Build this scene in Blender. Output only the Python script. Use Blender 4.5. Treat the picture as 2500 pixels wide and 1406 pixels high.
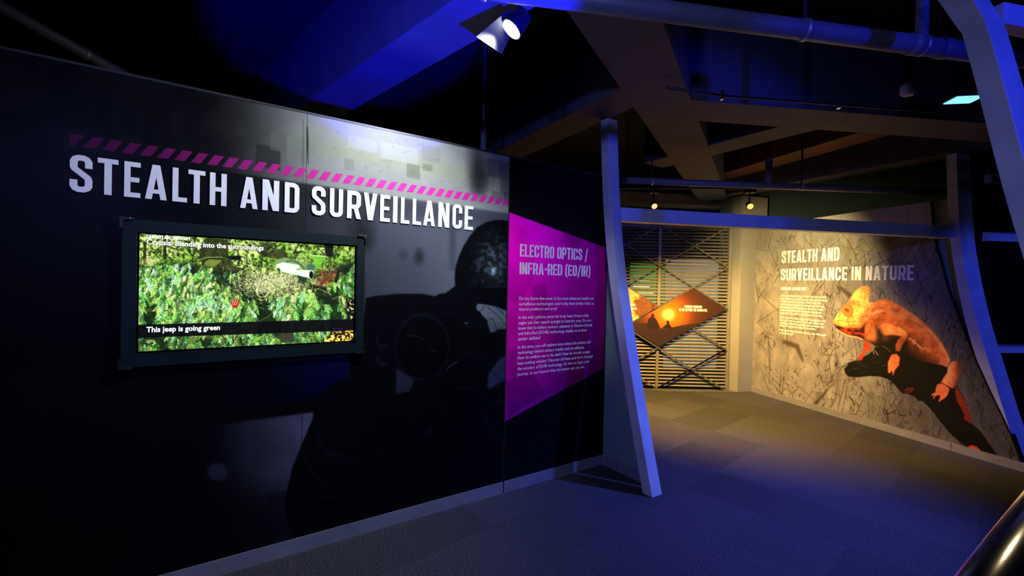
import bpy, math, random
import numpy as np
from mathutils import Vector, Matrix

for o in list(bpy.data.objects):
    bpy.data.objects.remove(o)
SC = bpy.context.scene
COL = SC.collection

# ------------------------------------------------------------------ camera
F, CX, CY, EYE = 1101.6, 1250.0, 703.0, 1.53
PITCH, ROLL = -0.0094, 0.0216
fw = np.array([0, math.cos(PITCH), math.sin(PITCH)])
_r0 = np.array([1.0, 0, 0]); _u0 = np.cross(_r0, fw)
rt = _r0 * math.cos(ROLL) + _u0 * math.sin(ROLL)
up = -_r0 * math.sin(ROLL) + _u0 * math.cos(ROLL)
CAM = np.array([0, 0, EYE])
cam_d = bpy.data.cameras.new('camera'); cam = bpy.data.objects.new('camera', cam_d); COL.objects.link(cam)
cam_d.sensor_width = 36.0; cam_d.lens = 36.0 * F / 2500.0; cam_d.clip_start = 0.02; cam_d.clip_end = 100
M = Matrix.Identity(4)
for i in range(3):
    M[i][0] = rt[i]; M[i][1] = up[i]; M[i][2] = -fw[i]; M[i][3] = CAM[i]
cam.matrix_world = M
SC.camera = cam

# ------------------------------------------------------------------ world, exposure
w = bpy.data.worlds.new('night'); SC.world = w; w.use_nodes = True
w.node_tree.nodes['Background'].inputs[0].default_value = (0.10, 0.12, 0.9, 1)
w.node_tree.nodes['Background'].inputs[1].default_value = 0.0012
SC.view_settings.view_transform = 'Standard'; SC.view_settings.look = 'None'
SC.view_settings.gamma = 1.0; SC.view_settings.use_curve_mapping = False
SC.view_settings.exposure = 0.0

def spot(name, loc, aim, energy, color, size, blend, radius=0.04):
    l = bpy.data.lights.new(name, 'SPOT'); l.energy = energy; l.color = color
    l.spot_size = math.radians(size); l.spot_blend = blend; l.shadow_soft_size = radius
    o = bpy.data.objects.new(name, l); COL.objects.link(o); o.location = loc
    o.rotation_euler = (Vector(aim) - Vector(loc)).to_track_quat('-Z', 'Y').to_euler()
    return o

# lamps of the gallery plus added unseen fills: (position, aim, watts, colour, cone, blend)
WHITE_POS = (-0.03, 2.17, 2.745)
BLUE_POS = (2.895, 2.931, 2.78)
RED_POS = (1.624, 5.219, 2.46)
ORANGE_POS = (2.665, 5.094, 2.46)
spot('spotlight_white', (-0.07, 2.20, 2.715), (-1.15, 2.60, 1.68), 122, (0.95, 1.0, 0.97), 126, 1.0, 0.012)
spot('spotlight_orange', (2.69, 5.10, 2.42), (3.75, 6.2, 1.62), 285, (1.0, 0.72, 0.27), 100, 0.95, 0.03)
spot('spotlight_red', (1.65, 5.23, 2.42), (2.70, 6.0, 0.0), 1050, (1.0, 0.58, 0.14), 110, 0.85, 0.03)
spot('floodlight_blue', (2.86, 2.93, 2.74), (1.25, 3.29, -1.0), 600, (0.09, 0.14, 1.0), 82, 1.0, 0.06)
spot('floodlight_blue_facade', (3.9, 0.3, 2.6), (4.72, 3.9, 1.15), 380, (0.04, 0.07, 1.0), 36, 0.6, 0.05)
spot('floodlight_blue_column', (2.7, -0.7, 2.6), (1.98, 1.6, 2.35), 230, (0.01, 0.03, 1.0), 34, 0.5, 0.05)
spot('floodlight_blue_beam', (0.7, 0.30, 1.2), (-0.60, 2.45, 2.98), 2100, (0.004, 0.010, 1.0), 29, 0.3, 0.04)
spot('unseen_lavender_fill', (-0.9, -1.3, 2.7), (0.2, 3.0, 0.6), 240, (0.22, 0.26, 1.0), 88, 0.8, 0.08)  # unseen lavender fill, added behind the camera
spot('unseen_panel_fill', (0.2, -0.8, 2.8), (0.15, 3.42, 1.50), 330, (0.86, 0.93, 1.0), 23, 0.9, 0.05)  # unseen spot added to brighten the magenta panel
spot('downlight_warm_stair', (1.95, 0.75, 2.8), (1.45, 1.05, 0.9), 25, (1.0, 0.75, 0.4), 40, 0.6, 0.03)

# ------------------------------------------------------------------ pixel / plane maths
def ray(x, y): return fw + rt * (x - CX) / F - up * (y - CY) / F
def atz(x, y, z):
    d = ray(x, y); return CAM + d * ((z - EYE) / d[2])
def onpl(x, y, p, n):
    d = ray(x, y); return CAM + d * (((np.array(p) - CAM) @ n) / (d @ n))
def proj(P):
    v = np.asarray(P, float) - CAM; z = v @ fw
    return CX + F * (v @ rt) / z, CY - F * (v @ up) / z
AZ, D = 0.9729, 2.7365                       # title wall
W = np.array([math.sin(AZ), math.cos(AZ), 0]); N = np.array([-math.cos(AZ), math.sin(AZ), 0])
AZ2, D2 = -0.2913, 5.3829                    # chameleon wall
W2 = np.array([math.sin(AZ2), math.cos(AZ2), 0]); N2 = np.array([math.cos(AZ2), -math.sin(AZ2), 0])
UP = np.array([0, 0, 1.0])
def PL(s, z, off=0.0): return N * (D - off) + W * s + UP * z
def PR(s, z, off=0.0): return N2 * (D2 - off) + W2 * s + UP * z
def Ls(x, y, off=0.0):
    P = onpl(x, y, N * (D - off), N); return P @ W, P[2]
def Rs(x, y, off=0.0):
    P = onpl(x, y, N2 * (D2 - off), N2); return P @ W2, P[2]
LY = 6.80                                    # louvre plane (frontal)
def Lv(x, y, off=0.0):
    P = onpl(x, y, np.array([0, LY - off, 0]), np.array([0, 1.0, 0])); return P[0], P[2]
def PV(x, z, off=0.0): return np.array([x, LY - off, z])
def lin(c):
    c = np.asarray(c, float); return np.where(c <= 0.04045, c / 12.92, ((c + 0.055) / 1.055) ** 2.4)

# ------------------------------------------------------------------ materials
def mat(name, rgb, rough=0.6, metal=0.0, noise=0.0, nscale=8.0, bump=0.0, bscale=60.0, spec=0.5, emit=None, estr=0.0, rand=0.0):
    m = bpy.data.materials.new(name); m.use_nodes = True
    nt = m.node_tree; b = nt.nodes['Principled BSDF']
    b.inputs['Roughness'].default_value = rough; b.inputs['Metallic'].default_value = metal
    b.inputs['Specular IOR Level'].default_value = spec
    b.inputs['Base Color'].default_value = (*rgb, 1)
    tc = nt.nodes.new('ShaderNodeTexCoord')
    if noise:
        n = nt.nodes.new('ShaderNodeTexNoise'); n.inputs['Scale'].default_value = nscale; n.inputs['Detail'].default_value = 6
        nt.links.new(tc.outputs['Object'], n.inputs['Vector'])
        mr = nt.nodes.new('ShaderNodeMapRange'); mr.inputs['From Min'].default_value = 0.3; mr.inputs['From Max'].default_value = 0.7
        mr.inputs['To Min'].default_value = 1 - noise; mr.inputs['To Max'].default_value = 1 + noise
        nt.links.new(n.outputs['Fac'], mr.inputs['Value'])
        fac = mr.outputs['Result']
        if rand:
            oi = nt.nodes.new('ShaderNodeObjectInfo'); mr2 = nt.nodes.new('ShaderNodeMapRange')
            mr2.inputs['To Min'].default_value = 1 - rand; mr2.inputs['To Max'].default_value = 1 + rand
            nt.links.new(oi.outputs['Random'], mr2.inputs['Value'])
            mm = nt.nodes.new('ShaderNodeMath'); mm.operation = 'MULTIPLY'
            nt.links.new(fac, mm.inputs[0]); nt.links.new(mr2.outputs['Result'], mm.inputs[1]); fac = mm.outputs[0]
        mx = nt.nodes.new('ShaderNodeVectorMath'); mx.operation = 'SCALE'
        mx.inputs[0].default_value = rgb; nt.links.new(fac, mx.inputs['Scale'])
        nt.links.new(mx.outputs['Vector'], b.inputs['Base Color'])
    if bump:
        n2 = nt.nodes.new('ShaderNodeTexNoise'); n2.inputs['Scale'].default_value = bscale; n2.inputs['Detail'].default_value = 4
        nt.links.new(tc.outputs['Object'], n2.inputs['Vector'])
        bp = nt.nodes.new('ShaderNodeBump'); bp.inputs['Strength'].default_value = bump; bp.inputs['Distance'].default_value = 0.004
        nt.links.new(n2.outputs['Fac'], bp.inputs['Height']); nt.links.new(bp.outputs['Normal'], b.inputs['Normal'])
    if emit:
        b.inputs['Emission Color'].default_value = (*emit, 1); b.inputs['Emission Strength'].default_value = estr
    return m

def printmat(name, rough=0.45, spec=0.3, emission=0.0):
    m = bpy.data.materials.new(name); m.use_nodes = True
    nt = m.node_tree; b = nt.nodes['Principled BSDF']
    a = nt.nodes.new('ShaderNodeAttribute'); a.attribute_name = 'ink'
    b.inputs['Roughness'].default_value = rough; b.inputs['Specular IOR Level'].default_value = spec
    if emission:
        b.inputs['Base Color'].default_value = (0.01, 0.01, 0.01, 1)
        nt.links.new(a.outputs['Color'], b.inputs['Emission Color']); b.inputs['Emission Strength'].default_value = emission
    else:
        n = nt.nodes.new('ShaderNodeTexNoise'); n.inputs['Scale'].default_value = 3; n.inputs['Detail'].default_value = 5
        tc = nt.nodes.new('ShaderNodeTexCoord'); nt.links.new(tc.outputs['Object'], n.inputs['Vector'])
        mr = nt.nodes.new('ShaderNodeMapRange'); mr.inputs['To Min'].default_value = rough - 0.1; mr.inputs['To Max'].default_value = rough + 0.1
        nt.links.new(n.outputs['Fac'], mr.inputs['Value']); nt.links.new(mr.outputs['Result'], b.inputs['Roughness'])
        nt.links.new(a.outputs['Color'], b.inputs['Base Color'])
    return m

MT = dict(
    steel=mat('painted_grey_steel', (0.56, 0.60, 0.60), 0.42, 0.0, 0.12, 5, 0.05, 90),
    infill=mat('grey_green_board', (0.20, 0.29, 0.25), 0.6, 0, 0.08, 4),
    alu=mat('brushed_aluminium', (0.42, 0.42, 0.43), 0.42, 0.6, 0.15, 9),
    alub=mat('aluminium_skirting', (0.34, 0.34, 0.36), 0.45, 0.5, 0.12, 7),
    screw=mat('screw_steel', (0.8, 0.8, 0.8), 0.25, 1.0),
    black=mat('black_laminate', (0.006, 0.006, 0.008), 0.5, 0, 0.2, 6, spec=0.1),
    core=mat('dark_board', (0.012, 0.012, 0.014), 0.7, 0, 0.2, 6),
    white=mat('white_acrylic', (0.80, 0.80, 0.82), 0.4, 0, 0.04, 12),
    whiteink=mat('white_ink', (0.88, 0.88, 0.88), 0.5, 0, 0.03, 20),
    lilacink=mat('pale_lilac_ink', (0.72, 0.66, 0.78), 0.5, 0, 0.03, 20),
    concrete=mat('dark_painted_concrete', (0.085, 0.085, 0.12), 0.75, 0, 0.14, 3, 0.15, 40),
    slab=mat('black_painted_slab', (0.006, 0.006, 0.007), 0.9, 0, 0.2, 3),
    pipe=mat('painted_pipe', (0.15, 0.16, 0.20), 0.45, 0, 0.15, 6),
    darkmetal=mat('dark_metal', (0.03, 0.03, 0.035), 0.45, 0.4, 0.1, 8),
    frame=mat('dark_teal_frame', (0.0035, 0.011, 0.014), 0.6, 0, 0.08, 5, spec=0.15),
    bracket=mat('black_bracket', (0.006, 0.007, 0.008), 0.4, 0.2, 0.1, 9),
    carpet=mat('carpet_loop', (0.052, 0.050, 0.053), 0.95, 0, 0.95, 130, 0.4, 260, 0.1, rand=0.18),
    subfloor=mat('subfloor', (0.03, 0.03, 0.03), 0.9, 0, 0.2, 5),
    beige=mat('beige_paint', (0.25, 0.25, 0.23), 0.6, 0, 0.05, 4),
    slat=mat('louvre_slat', (0.23, 0.215, 0.18), 0.45, 0.2, 0.12, 7),
    bar=mat('louvre_bar', (0.13, 0.12, 0.10), 0.45, 0.3, 0.12, 9),
    chrome=mat('polished_steel_rail', (0.66, 0.66, 0.68), 0.21, 1.0, 0.06, 30, 0.03, 300),
    glass=mat('night_glass', (0.002, 0.002, 0.004), 0.05, 0, 0.1, 2),
    tealwall=mat('dark_teal_wall', (0.03, 0.06, 0.065), 0.8, 0, 0.15, 3),
    redduct=mat('dark_red_duct', (0.12, 0.03, 0.025), 0.6, 0, 0.2, 4),
    foil=mat('crumpled_duct_foil', (0.32, 0.27, 0.22), 0.35, 0.6, 0.3, 6, 0.8, 14),
    magenta=mat('magenta_ink', (0.50, 0.010, 0.26), 0.5, 0, 0.08, 7),
    mural=printmat('mural_ink', 0.45, 0.10),
    poster=printmat('poster_ink', 0.5, 0.25),
    tv=printmat('display_picture', 0.5, 0.05, 1.5),
    tvtext=mat('display_text', (0.02, 0.02, 0.02), 0.3, emit=(1, 1, 1), estr=1.15),
    tvglass=mat('display_black_border', (0.003, 0.003, 0.003), 0.15),
    lampw=mat('white_lamp_lens', (0.8, 0.8, 0.8), 0.3, emit=(0.95, 1.0, 0.97), estr=40),
    lampo=mat('orange_lamp_lens', (0.8, 0.5, 0.2), 0.3, emit=(1.0, 0.30, 0.05), estr=3.2),
    lampr=mat('red_lamp_lens', (0.8, 0.3, 0.2), 0.3, emit=(1.0, 0.26, 0.10), estr=3.2),
    lampb=mat('blue_lamp_lens', (0.2, 0.3, 0.8), 0.3, emit=(0.05, 0.28, 1.0), estr=7),
    dish=mat('pale_plastic', (0.42, 0.42, 0.46), 0.5, 0, 0.05, 9),
)

# ------------------------------------------------------------------ object helpers
def tag(o, label=None, cat=None, group=None, kind=None):
    if label: o['label'] = label
    if cat: o['category'] = cat
    if group: o['group'] = group
    if kind: o['kind'] = kind
    return o
def mk(name, V, Fc, m, parent=None, smooth=False):
    me = bpy.data.meshes.new(name)
    me.from_pydata([tuple(map(float, v)) for v in V], [], [tuple(int(i) for i in f) for f in Fc]); me.update()
    if m: me.materials.append(m)
    if smooth: me.shade_smooth()
    o = bpy.data.objects.new(name, me); COL.objects.link(o)
    if parent: o.parent = parent
    return o
def empty(name, loc=(0, 0, 0)):
    o = bpy.data.objects.new(name, None); COL.objects.link(o); o.location = loc; o.empty_display_size = 0.05
    bpy.context.view_layer.update()
    return o
class MB:
    """collects solid shapes into one mesh"""
    def __init__(s): s.V = []; s.F = []
    def add(s, V, Fc):
        k = len(s.V); s.V += [np.asarray(v, float) for v in V]; s.F += [tuple(i + k for i in f) for f in Fc]; return s
    def prism(s, poly, vec):
        n = len(poly); vec = np.asarray(vec, float); P = [np.asarray(p, float) for p in poly]
        nrm = sum(np.cross(P[i] - P[0], P[(i + 1) % n] - P[0]) for i in range(n))
        if nrm @ vec > 0: P = P[::-1]
        fs = [tuple(range(n)), tuple(range(2 * n - 1, n - 1, -1))] + [((i + 1) % n, i, n + i, n + (i + 1) % n) for i in range(n)]
        return s.add(P + [p + vec for p in P], fs)
    def box(s, o, a, b, c):
        o, a, b, c = (np.asarray(t, float) for t in (o, a, b, c))
        return s.prism([o, o + a, o + a + b, o + b], c)
    def tube(s, pts, r, n=14, cap=True):
        pts = [np.asarray(p, float) for p in pts]; rings = []
        for i, p in enumerate(pts):
            d = pts[min(i + 1, len(pts) - 1)] - pts[max(i - 1, 0)]; d /= np.linalg.norm(d)
            a = np.cross(d, UP if abs(d[2]) < 0.95 else np.array([1.0, 0, 0])); a /= np.linalg.norm(a); b = np.cross(a, d)
            rr = r[i] if hasattr(r, '__len__') else r
            rings.append([p + rr * (a * math.cos(t) + b * math.sin(t)) for t in np.linspace(0, 2 * math.pi, n, endpoint=False)])
        V = [v for q in rings for v in q]; Fc = []
        for i in range(len(pts) - 1):
            for j in range(n):
                k = (j + 1) % n; Fc.append((i * n + j, i * n + k, (i + 1) * n + k, (i + 1) * n + j))
        if cap: Fc += [tuple(range(n))[::-1], tuple(range((len(pts) - 1) * n, len(pts) * n))]
        return s.add(V, Fc)
    def sweep(s, sections):
        """list of closed 4+ point sections joined into a solid"""
        n = len(sections[0]); V = [v for q in sections for v in q]; Fc = []
        for i in range(len(sections) - 1):
            for j in range(n):
                k = (j + 1) % n; Fc.append((i * n + j, i * n + k, (i + 1) * n + k, (i + 1) * n + j))
        Fc += [tuple(range(n))[::-1], tuple(range((len(sections) - 1) * n, len(sections) * n))]
        return s.add(V, Fc)
    def build(s, name, m, parent=None, smooth=False, bevel=0.0):
        o = mk(name, s.V, s.F, m, parent)
        if smooth:
            for p in o.data.polygons: p.use_smooth = len(p.vertices) <= 4
            if any(len(p.vertices) > 4 for p in o.data.polygons):
                pass
        if bevel:
            md = o.modifiers.new('bevel', 'BEVEL'); md.width = bevel; md.segments = 2; md.limit_method = 'ANGLE'
        return o

# ------------------------------------------------------------------ canvas painting (flat print, photo pixel space)
_rng = np.random.RandomState(7)
_lat = _rng.rand(256, 256)
def vnoise(X, Y, sc, seed=0):
    x = X / sc + seed * 17.3; y = Y / sc + seed * 9.7
    xi = np.floor(x).astype(int); yi = np.floor(y).astype(int); fx = x - xi; fy = y - yi
    fx = fx * fx * (3 - 2 * fx); fy = fy * fy * (3 - 2 * fy)
    g = lambda a, b: _lat[(a) & 255, (b) & 255]
    return (g(xi, yi) * (1 - fx) + g(xi + 1, yi) * fx) * (1 - fy) + (g(xi, yi + 1) * (1 - fx) + g(xi + 1, yi + 1) * fx) * fy
def fbm(X, Y, sc, seed=0, o=4):
    v = 0; a = 0.5; t = 0
    for i in range(o): v = v + a * vnoise(X, Y, sc / 2 ** i, seed + i); t += a; a *= 0.55
    return v / t
def sstep(a, b, x):
    t = np.clip((x - a) / (b - a), 0, 1); return t * t * (3 - 2 * t)
class Canvas:
    def __init__(s, x0, y0, x1, y1, res=1.0):
        s.x0, s.y0, s.res = x0, y0, res
        s.w = int((x1 - x0) * res) + 1; s.h = int((y1 - y0) * res) + 1
        s.Y, s.X = np.mgrid[0:s.h, 0:s.w]; s.X = s.X / res + x0; s.Y = s.Y / res + y0
        s.a = np.zeros((s.h, s.w, 3))
    def _win(s, xs, ys, pad):
        i0 = max(0, int((min(xs) - pad - s.x0) * s.res)); i1 = min(s.w, int((max(xs) + pad - s.x0) * s.res) + 2)
        j0 = max(0, int((min(ys) - pad - s.y0) * s.res)); j1 = min(s.h, int((max(ys) + pad - s.y0) * s.res) + 2)
        return slice(j0, max(j0, j1)), slice(i0, max(i0, i1))
    def _blend(s, win, m, col):
        X, Y = s.X[win], s.Y[win]
        c = col(X, Y) if callable(col) else np.asarray(col, float)
        s.a[win] = s.a[win] * (1 - m[..., None]) + c * m[..., None]
    def polymask(s, pts, soft, pad=2):
        P = np.asarray(pts, float); win = s._win(P[:, 0], P[:, 1], soft + pad); X, Y = s.X[win], s.Y[win]
        ins = np.zeros(X.shape, bool); d = np.full(X.shape, 1e9)
        for i in range(len(P)):
            (ax, ay), (bx, by) = P[i], P[(i + 1) % len(P)]
            if ay != by:
                c = ((ay > Y) != (by > Y)) & (X < (bx - ax) * (Y - ay) / (by - ay) + ax); ins ^= c
            dx, dy = bx - ax, by - ay; L = dx * dx + dy * dy + 1e-9
            t = np.clip(((X - ax) * dx + (Y - ay) * dy) / L, 0, 1)
            d = np.minimum(d, (X - ax - t * dx) ** 2 + (Y - ay - t * dy) ** 2)
        sd = np.sqrt(d) * np.where(ins, 1, -1)
        return win, np.clip(sd / max(soft, 0.05) * 0.5 + 0.5, 0, 1), sd
    def poly(s, pts, col, alpha=1.0, soft=1.0):
        win, m, _ = s.polymask(pts, soft); s._blend(win, m * alpha, col)
    def stroke(s, pts, wd, col, alpha=1.0, soft=0.8):
        P = np.asarray(pts, float); wmax = max(wd) if hasattr(wd, '__len__') else wd
        win = s._win(P[:, 0], P[:, 1], wmax + soft); X, Y = s.X[win], s.Y[win]
        if X.size == 0: return
        best = np.full(X.shape, -1e9)
        for i in range(len(P) - 1):
            (ax, ay), (bx, by) = P[i], P[i + 1]; dx, dy = bx - ax, by - ay
            t = np.clip(((X - ax) * dx + (Y - ay) * dy) / (dx * dx + dy * dy + 1e-9), 0, 1)
            wv = (wd[i] * (1 - t) + wd[i + 1] * t if hasattr(wd, '__len__') else wd) / 2
            best = np.maximum(best, wv - np.hypot(X - ax - t * dx, Y - ay - t * dy))
        s._blend(win, np.clip(best / soft * 0.5 + 0.5, 0, 1) * alpha, col)
    def ell(s, cx, cy, rx, ry, col, alpha=1.0, soft=1.0, rot=0.0, ring=0.0):
        r = max(rx, ry); win = s._win([cx - r, cx + r], [cy - r, cy + r], soft); X, Y = s.X[win] - cx, s.Y[win] - cy
        c, sn = math.cos(rot), math.sin(rot); x = X * c + Y * sn; y = -X * sn + Y * c
        q = np.sqrt((x / rx) ** 2 + (y / ry) ** 2) + 1e-9; sd = (1 - q) * min(rx, ry)
        if ring: sd = ring / 2 - np.abs(sd)
        s._blend(win, np.clip(sd / soft * 0.5 + 0.5, 0, 1) * alpha, col)
    def sample(s, px, py):
        x = np.clip((px - s.x0) * s.res, 0, s.w - 1.001); y = np.clip((py - s.y0) * s.res, 0, s.h - 1.001)
        i = x.astype(int); j = y.astype(int); fx = (x - i)[:, None]; fy = (y - j)[:, None]
        return (s.a[j, i] * (1 - fx) + s.a[j, i + 1] * fx) * (1 - fy) + (s.a[j + 1, i] * (1 - fx) + s.a[j + 1, i + 1] * fx) * fy
def inkgrid(name, P, canvas, m, parent, gain=1.0):
    """P: (rows, cols, 3) world points of a flat print; its ink colours come from the canvas"""
    r, c, _ = P.shape; V = P.reshape(-1, 3)
    v = V - CAM; z = v @ fw; px = CX + F * (v @ rt) / z; py = CY - F * (v @ up) / z
    colr = lin(np.clip(canvas.sample(px, py), 0, 1)) * gain
    idx = np.arange(r * c).reshape(r, c)
    q = np.stack([idx[:-1, :-1], idx[:-1, 1:], idx[1:, 1:], idx[1:, :-1]], -1).reshape(-1, 4)
    me = bpy.data.meshes.new(name); me.vertices.add(len(V)); me.vertices.foreach_set('co', V.ravel().astype(np.float32))
    me.loops.add(q.size); me.loops.foreach_set('vertex_index', q.ravel().astype(np.int32))
    me.polygons.add(len(q)); me.polygons.foreach_set('loop_start', np.arange(0, q.size, 4, dtype=np.int32))
    me.polygons.foreach_set('loop_total', np.full(len(q), 4, np.int32)); me.update(calc_edges=True); me.validate()
    at = me.color_attributes.new('ink', 'FLOAT_COLOR', 'POINT')
    at.data.foreach_set('color', np.concatenate([colr, np.ones((len(colr), 1))], 1).ravel().astype(np.float32))
    me.materials.append(m); o = bpy.data.objects.new(name, me); COL.objects.link(o)
    if parent: o.parent = parent
    return o

# ------------------------------------------------------------------ condensed display lettering
def _ribbon(pts, t, closed=False):
    P = [np.array(p, float) for p in pts]; n = len(P); out = []; L = []; R = []
    for i in range(n):
        a = P[i - 1] if (closed or i > 0) else None; b = P[(i + 1) % n] if (closed or i < n - 1) else None
        d1 = (P[i] - a) / np.linalg.norm(P[i] - a) if a is not None else None
        d2 = (b - P[i]) / np.linalg.norm(b - P[i]) if b is not None else None
        if d1 is None: d1 = d2
        if d2 is None: d2 = d1
        n1 = np.array([-d1[1], d1[0]]); n2 = np.array([-d2[1], d2[0]]); m = n1 + n2; m /= np.linalg.norm(m)
        k = t / 2 / max(0.4, m @ n1); L.append(P[i] + m * k); R.append(P[i] - m * k)
    for i in range(n if closed else n - 1):
        j = (i + 1) % n; out.append([L[i], L[j], R[j], R[i]])
    return out
def _b(x0, y0, x1, y1): return [[np.array((x0, y0)), np.array((x1, y0)), np.array((x1, y1)), np.array((x0, y1))]]
def _dg(xb, xt, y0, y1, wd): return [[np.array((xb, y0)), np.array((xb + wd, y0)), np.array((xt + wd, y1)), np.array((xt, y1))]]
def glyph(ch, t=0.155):
    w_ = 0.46; a = t / 2; L, R, B, T = a, w_ - a, a, 1 - a; c = 0.10; e = 0.035
    cn = lambda x, y, sx, sy: [(x, y - sy * c), (x + sx * e, y - sy * e), (x + sx * c, y)]
    tl = [(L, T - c), (L + e, T - e), (L + c, T)]; tr = [(R - c, T), (R - e, T - e), (R, T - c)]
    br = [(R, B + c), (R - e, B + e), (R - c, B)]; bl = [(L + c, B), (L + e, B + e), (L, B + c)]
    if ch == 'O': return w_, _ribbon(tl + tr + br + bl, t, True)
    if ch == 'C': return w_, _ribbon([(R, 0.64)] + tr[::-1] + tl[::-1] + bl[::-1] + br[::-1] + [(R, 0.36)], t)
    if ch == 'G': return w_, _ribbon([(R, 0.66)] + tr[::-1] + tl[::-1] + bl[::-1] + br[::-1] + [(R, 0.50)], t) + _b(w_ * 0.48, 0.40, w_, 0.40 + t * 0.9)
    if ch == 'S': return w_, _ribbon([(R, 0.66)] + tr[::-1] + tl[::-1] + [(L, 0.68), (L + 0.02, 0.63), (R - 0.02, 0.40), (R, 0.34)] + br + bl + [(L, 0.33)], t)
    if ch == 'U': return w_, _ribbon([(L, 1)] + bl[::-1] + br[::-1] + [(R, 1)], t)
    if ch == 'D': return w_, _ribbon([(L, B), (L, T)] + tr + br, t, True)
    if ch in 'PR':
        y = 0.43; bowl = _ribbon([(L, y), (L, T)] + tr + [(R, y + c), (R - e, y + e), (R - c, y)], t, True) + _b(0, 0, t, y)
        return w_, bowl + (_dg(w_ - t + 0.01, 0.20, 0, y, t) if ch == 'R' else [])
    if ch == 'B':
        y = 0.52
        return w_, _ribbon([(L, B), (L, T)] + tr + [(R, y + c), (R - e, y + e), (R - c, y), (R - e, y - e), (R, y - c)] + br, t, True) + _b(0, y - a, w_ - c - a, y + a)
    if ch == 'E': w_ = 0.40; return w_, _b(0, 0, t, 1) + _b(t, 0, w_, t * .9) + _b(t, 1 - t * .9, w_, 1) + _b(t, .5 - a * .9, w_ * .93, .5 + a * .9)
    if ch == 'F': w_ = 0.40; return w_, _b(0, 0, t, 1) + _b(t, 1 - t * .9, w_, 1) + _b(t, .5 - a * .9, w_ * .93, .5 + a * .9)
    if ch == 'L': w_ = 0.38; return w_, _b(0, 0, t, 1) + _b(t, 0, w_, t * .9)
    if ch == 'T': w_ = 0.42; return w_, _b(w_ / 2 - a, 0, w_ / 2 + a, 1 - t * .9) + _b(0, 1 - t * .9, w_, 1)
    if ch == 'H': return w_, _b(0, 0, t, 1) + _b(w_ - t, 0, w_, 1) + _b(t, .5 - a * .9, w_ - t, .5 + a * .9)
    if ch == 'I': return t, _b(0, 0, t, 1)
    if ch == 'A': w_ = 0.50; d = t * 0.98; return w_, _dg(0, w_ / 2 - d / 2 - .015, 0, 1, d) + _dg(w_ - d, w_ / 2 - d / 2 + .015, 0, 1, d) + _b(.12, .17, w_ - .12, .17 + t * .8)
    if ch == 'V': w_ = 0.48; d = t * 1.05; return w_, _dg(w_ / 2 - d / 2 - .01, 0, 0, 1, d) + _dg(w_ / 2 - d / 2 + .01, w_ - d, 0, 1, d)
    if ch == 'N': return w_, _b(0, 0, t, 1) + _b(w_ - t, 0, w_, 1) + _dg(w_ - t - .02, .02, 0, 1, t)
    if ch == 'M': w_ = 0.62; return w_, _b(0, 0, t, 1) + _b(w_ - t, 0, w_, 1) + _dg(w_ / 2 - a, .03, .2, 1, t) + _dg(w_ / 2 - a, w_ - t - .03, .2, 1, t)
    if ch == 'K': return w_, _b(0, 0, t, 1) + _dg(t * .8, w_ - t, .42, 1, t) + _dg(w_ - t, t * 1.1, 0, .6, t)
    if ch == 'Y': w_ = 0.48; d = t; return w_, _b(w_ / 2 - d / 2, 0, w_ / 2 + d / 2, .45) + _dg(w_ / 2 - d / 2, 0, .4, 1, d) + _dg(w_ / 2 - d / 2, w_ - d, .4, 1, d)
    if ch == '/': w_ = 0.36; return w_, _dg(0, w_ - t * .8, -.12, 1.04, t * .8)
    if ch == '-': w_ = 0.24; return w_, _b(0, .43, w_, .43 + t * .9)
    if ch == '(': w_ = 0.24; return w_, _ribbon([(w_ - .02, 1.06), (a + .02, .9), (a, .75), (a, .2), (a + .02, .03), (w_ - .02, -.13)], t * .85)
    if ch == ')': w_ = 0.24; return w_, _ribbon([(.02, 1.06), (w_ - a - .02, .9), (w_ - a, .75), (w_ - a, .2), (w_ - a - .02, .03), (.02, -.13)], t * .85)
    if ch == ':': return t, _b(0, .15, t, .15 + t) + _b(0, .6, t, .6 + t)
    if ch == '.': return t, _b(0, 0, t, t)
    return 0.24, []
STENCIL = dict(O=.23, C=.25, D=.25, R=.25, P=.25, A=.25, E=.18, L=.18, F=.18, N=.18, S=.23)
def _clip(q, k, sgn):
    out = []
    for i in range(len(q)):
        p, r = q[i], q[(i + 1) % len(q)]; dp = sgn * (p[0] - k); dr = sgn * (r[0] - k)
        if dp >= 0: out.append(p)
        if dp * dr < 0: out.append(p + (r - p) * (dp / (dp - dr)))
    return out
def layout(txt, t=0.155, gap=0.10, space=0.24, stencil=False):
    x = 0; out = []
    for ch in txt:
        if ch == ' ': x += space; continue
        wd, ps = glyph(ch, t)
        if stencil and ch in STENCIL:
            k = STENCIL[ch]; ps = [c for q in ps for c in (_clip(q, k - .022, -1), _clip(q, k + .022, 1)) if len(c) > 2]
        out.append((ch, x, wd, ps)); x += wd + gap
    return x - gap, out
def heading(name, txt, frame, s0, s1, z0, h, off, m, parent, t=0.155, stencil=False, gap=0.10, depth=0.0, space=0.24):
    tot, L = layout(txt, t, gap, space, stencil); mb = MB()
    for ch, x, wd, ps in L:
        for qi, q in enumerate(ps):
            o_ = off + 0.00012 * qi
            P = [frame(s0 + (s1 - s0) * (x + p[0]) / tot, z0 + h * p[1], o_) for p in q]
            if depth: mb.prism(P, frame(0, 0, off + depth) - frame(0, 0, off))
            else: mb.add(P, [tuple(range(len(P)))])
    return mb.build(name, m, parent)
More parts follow.
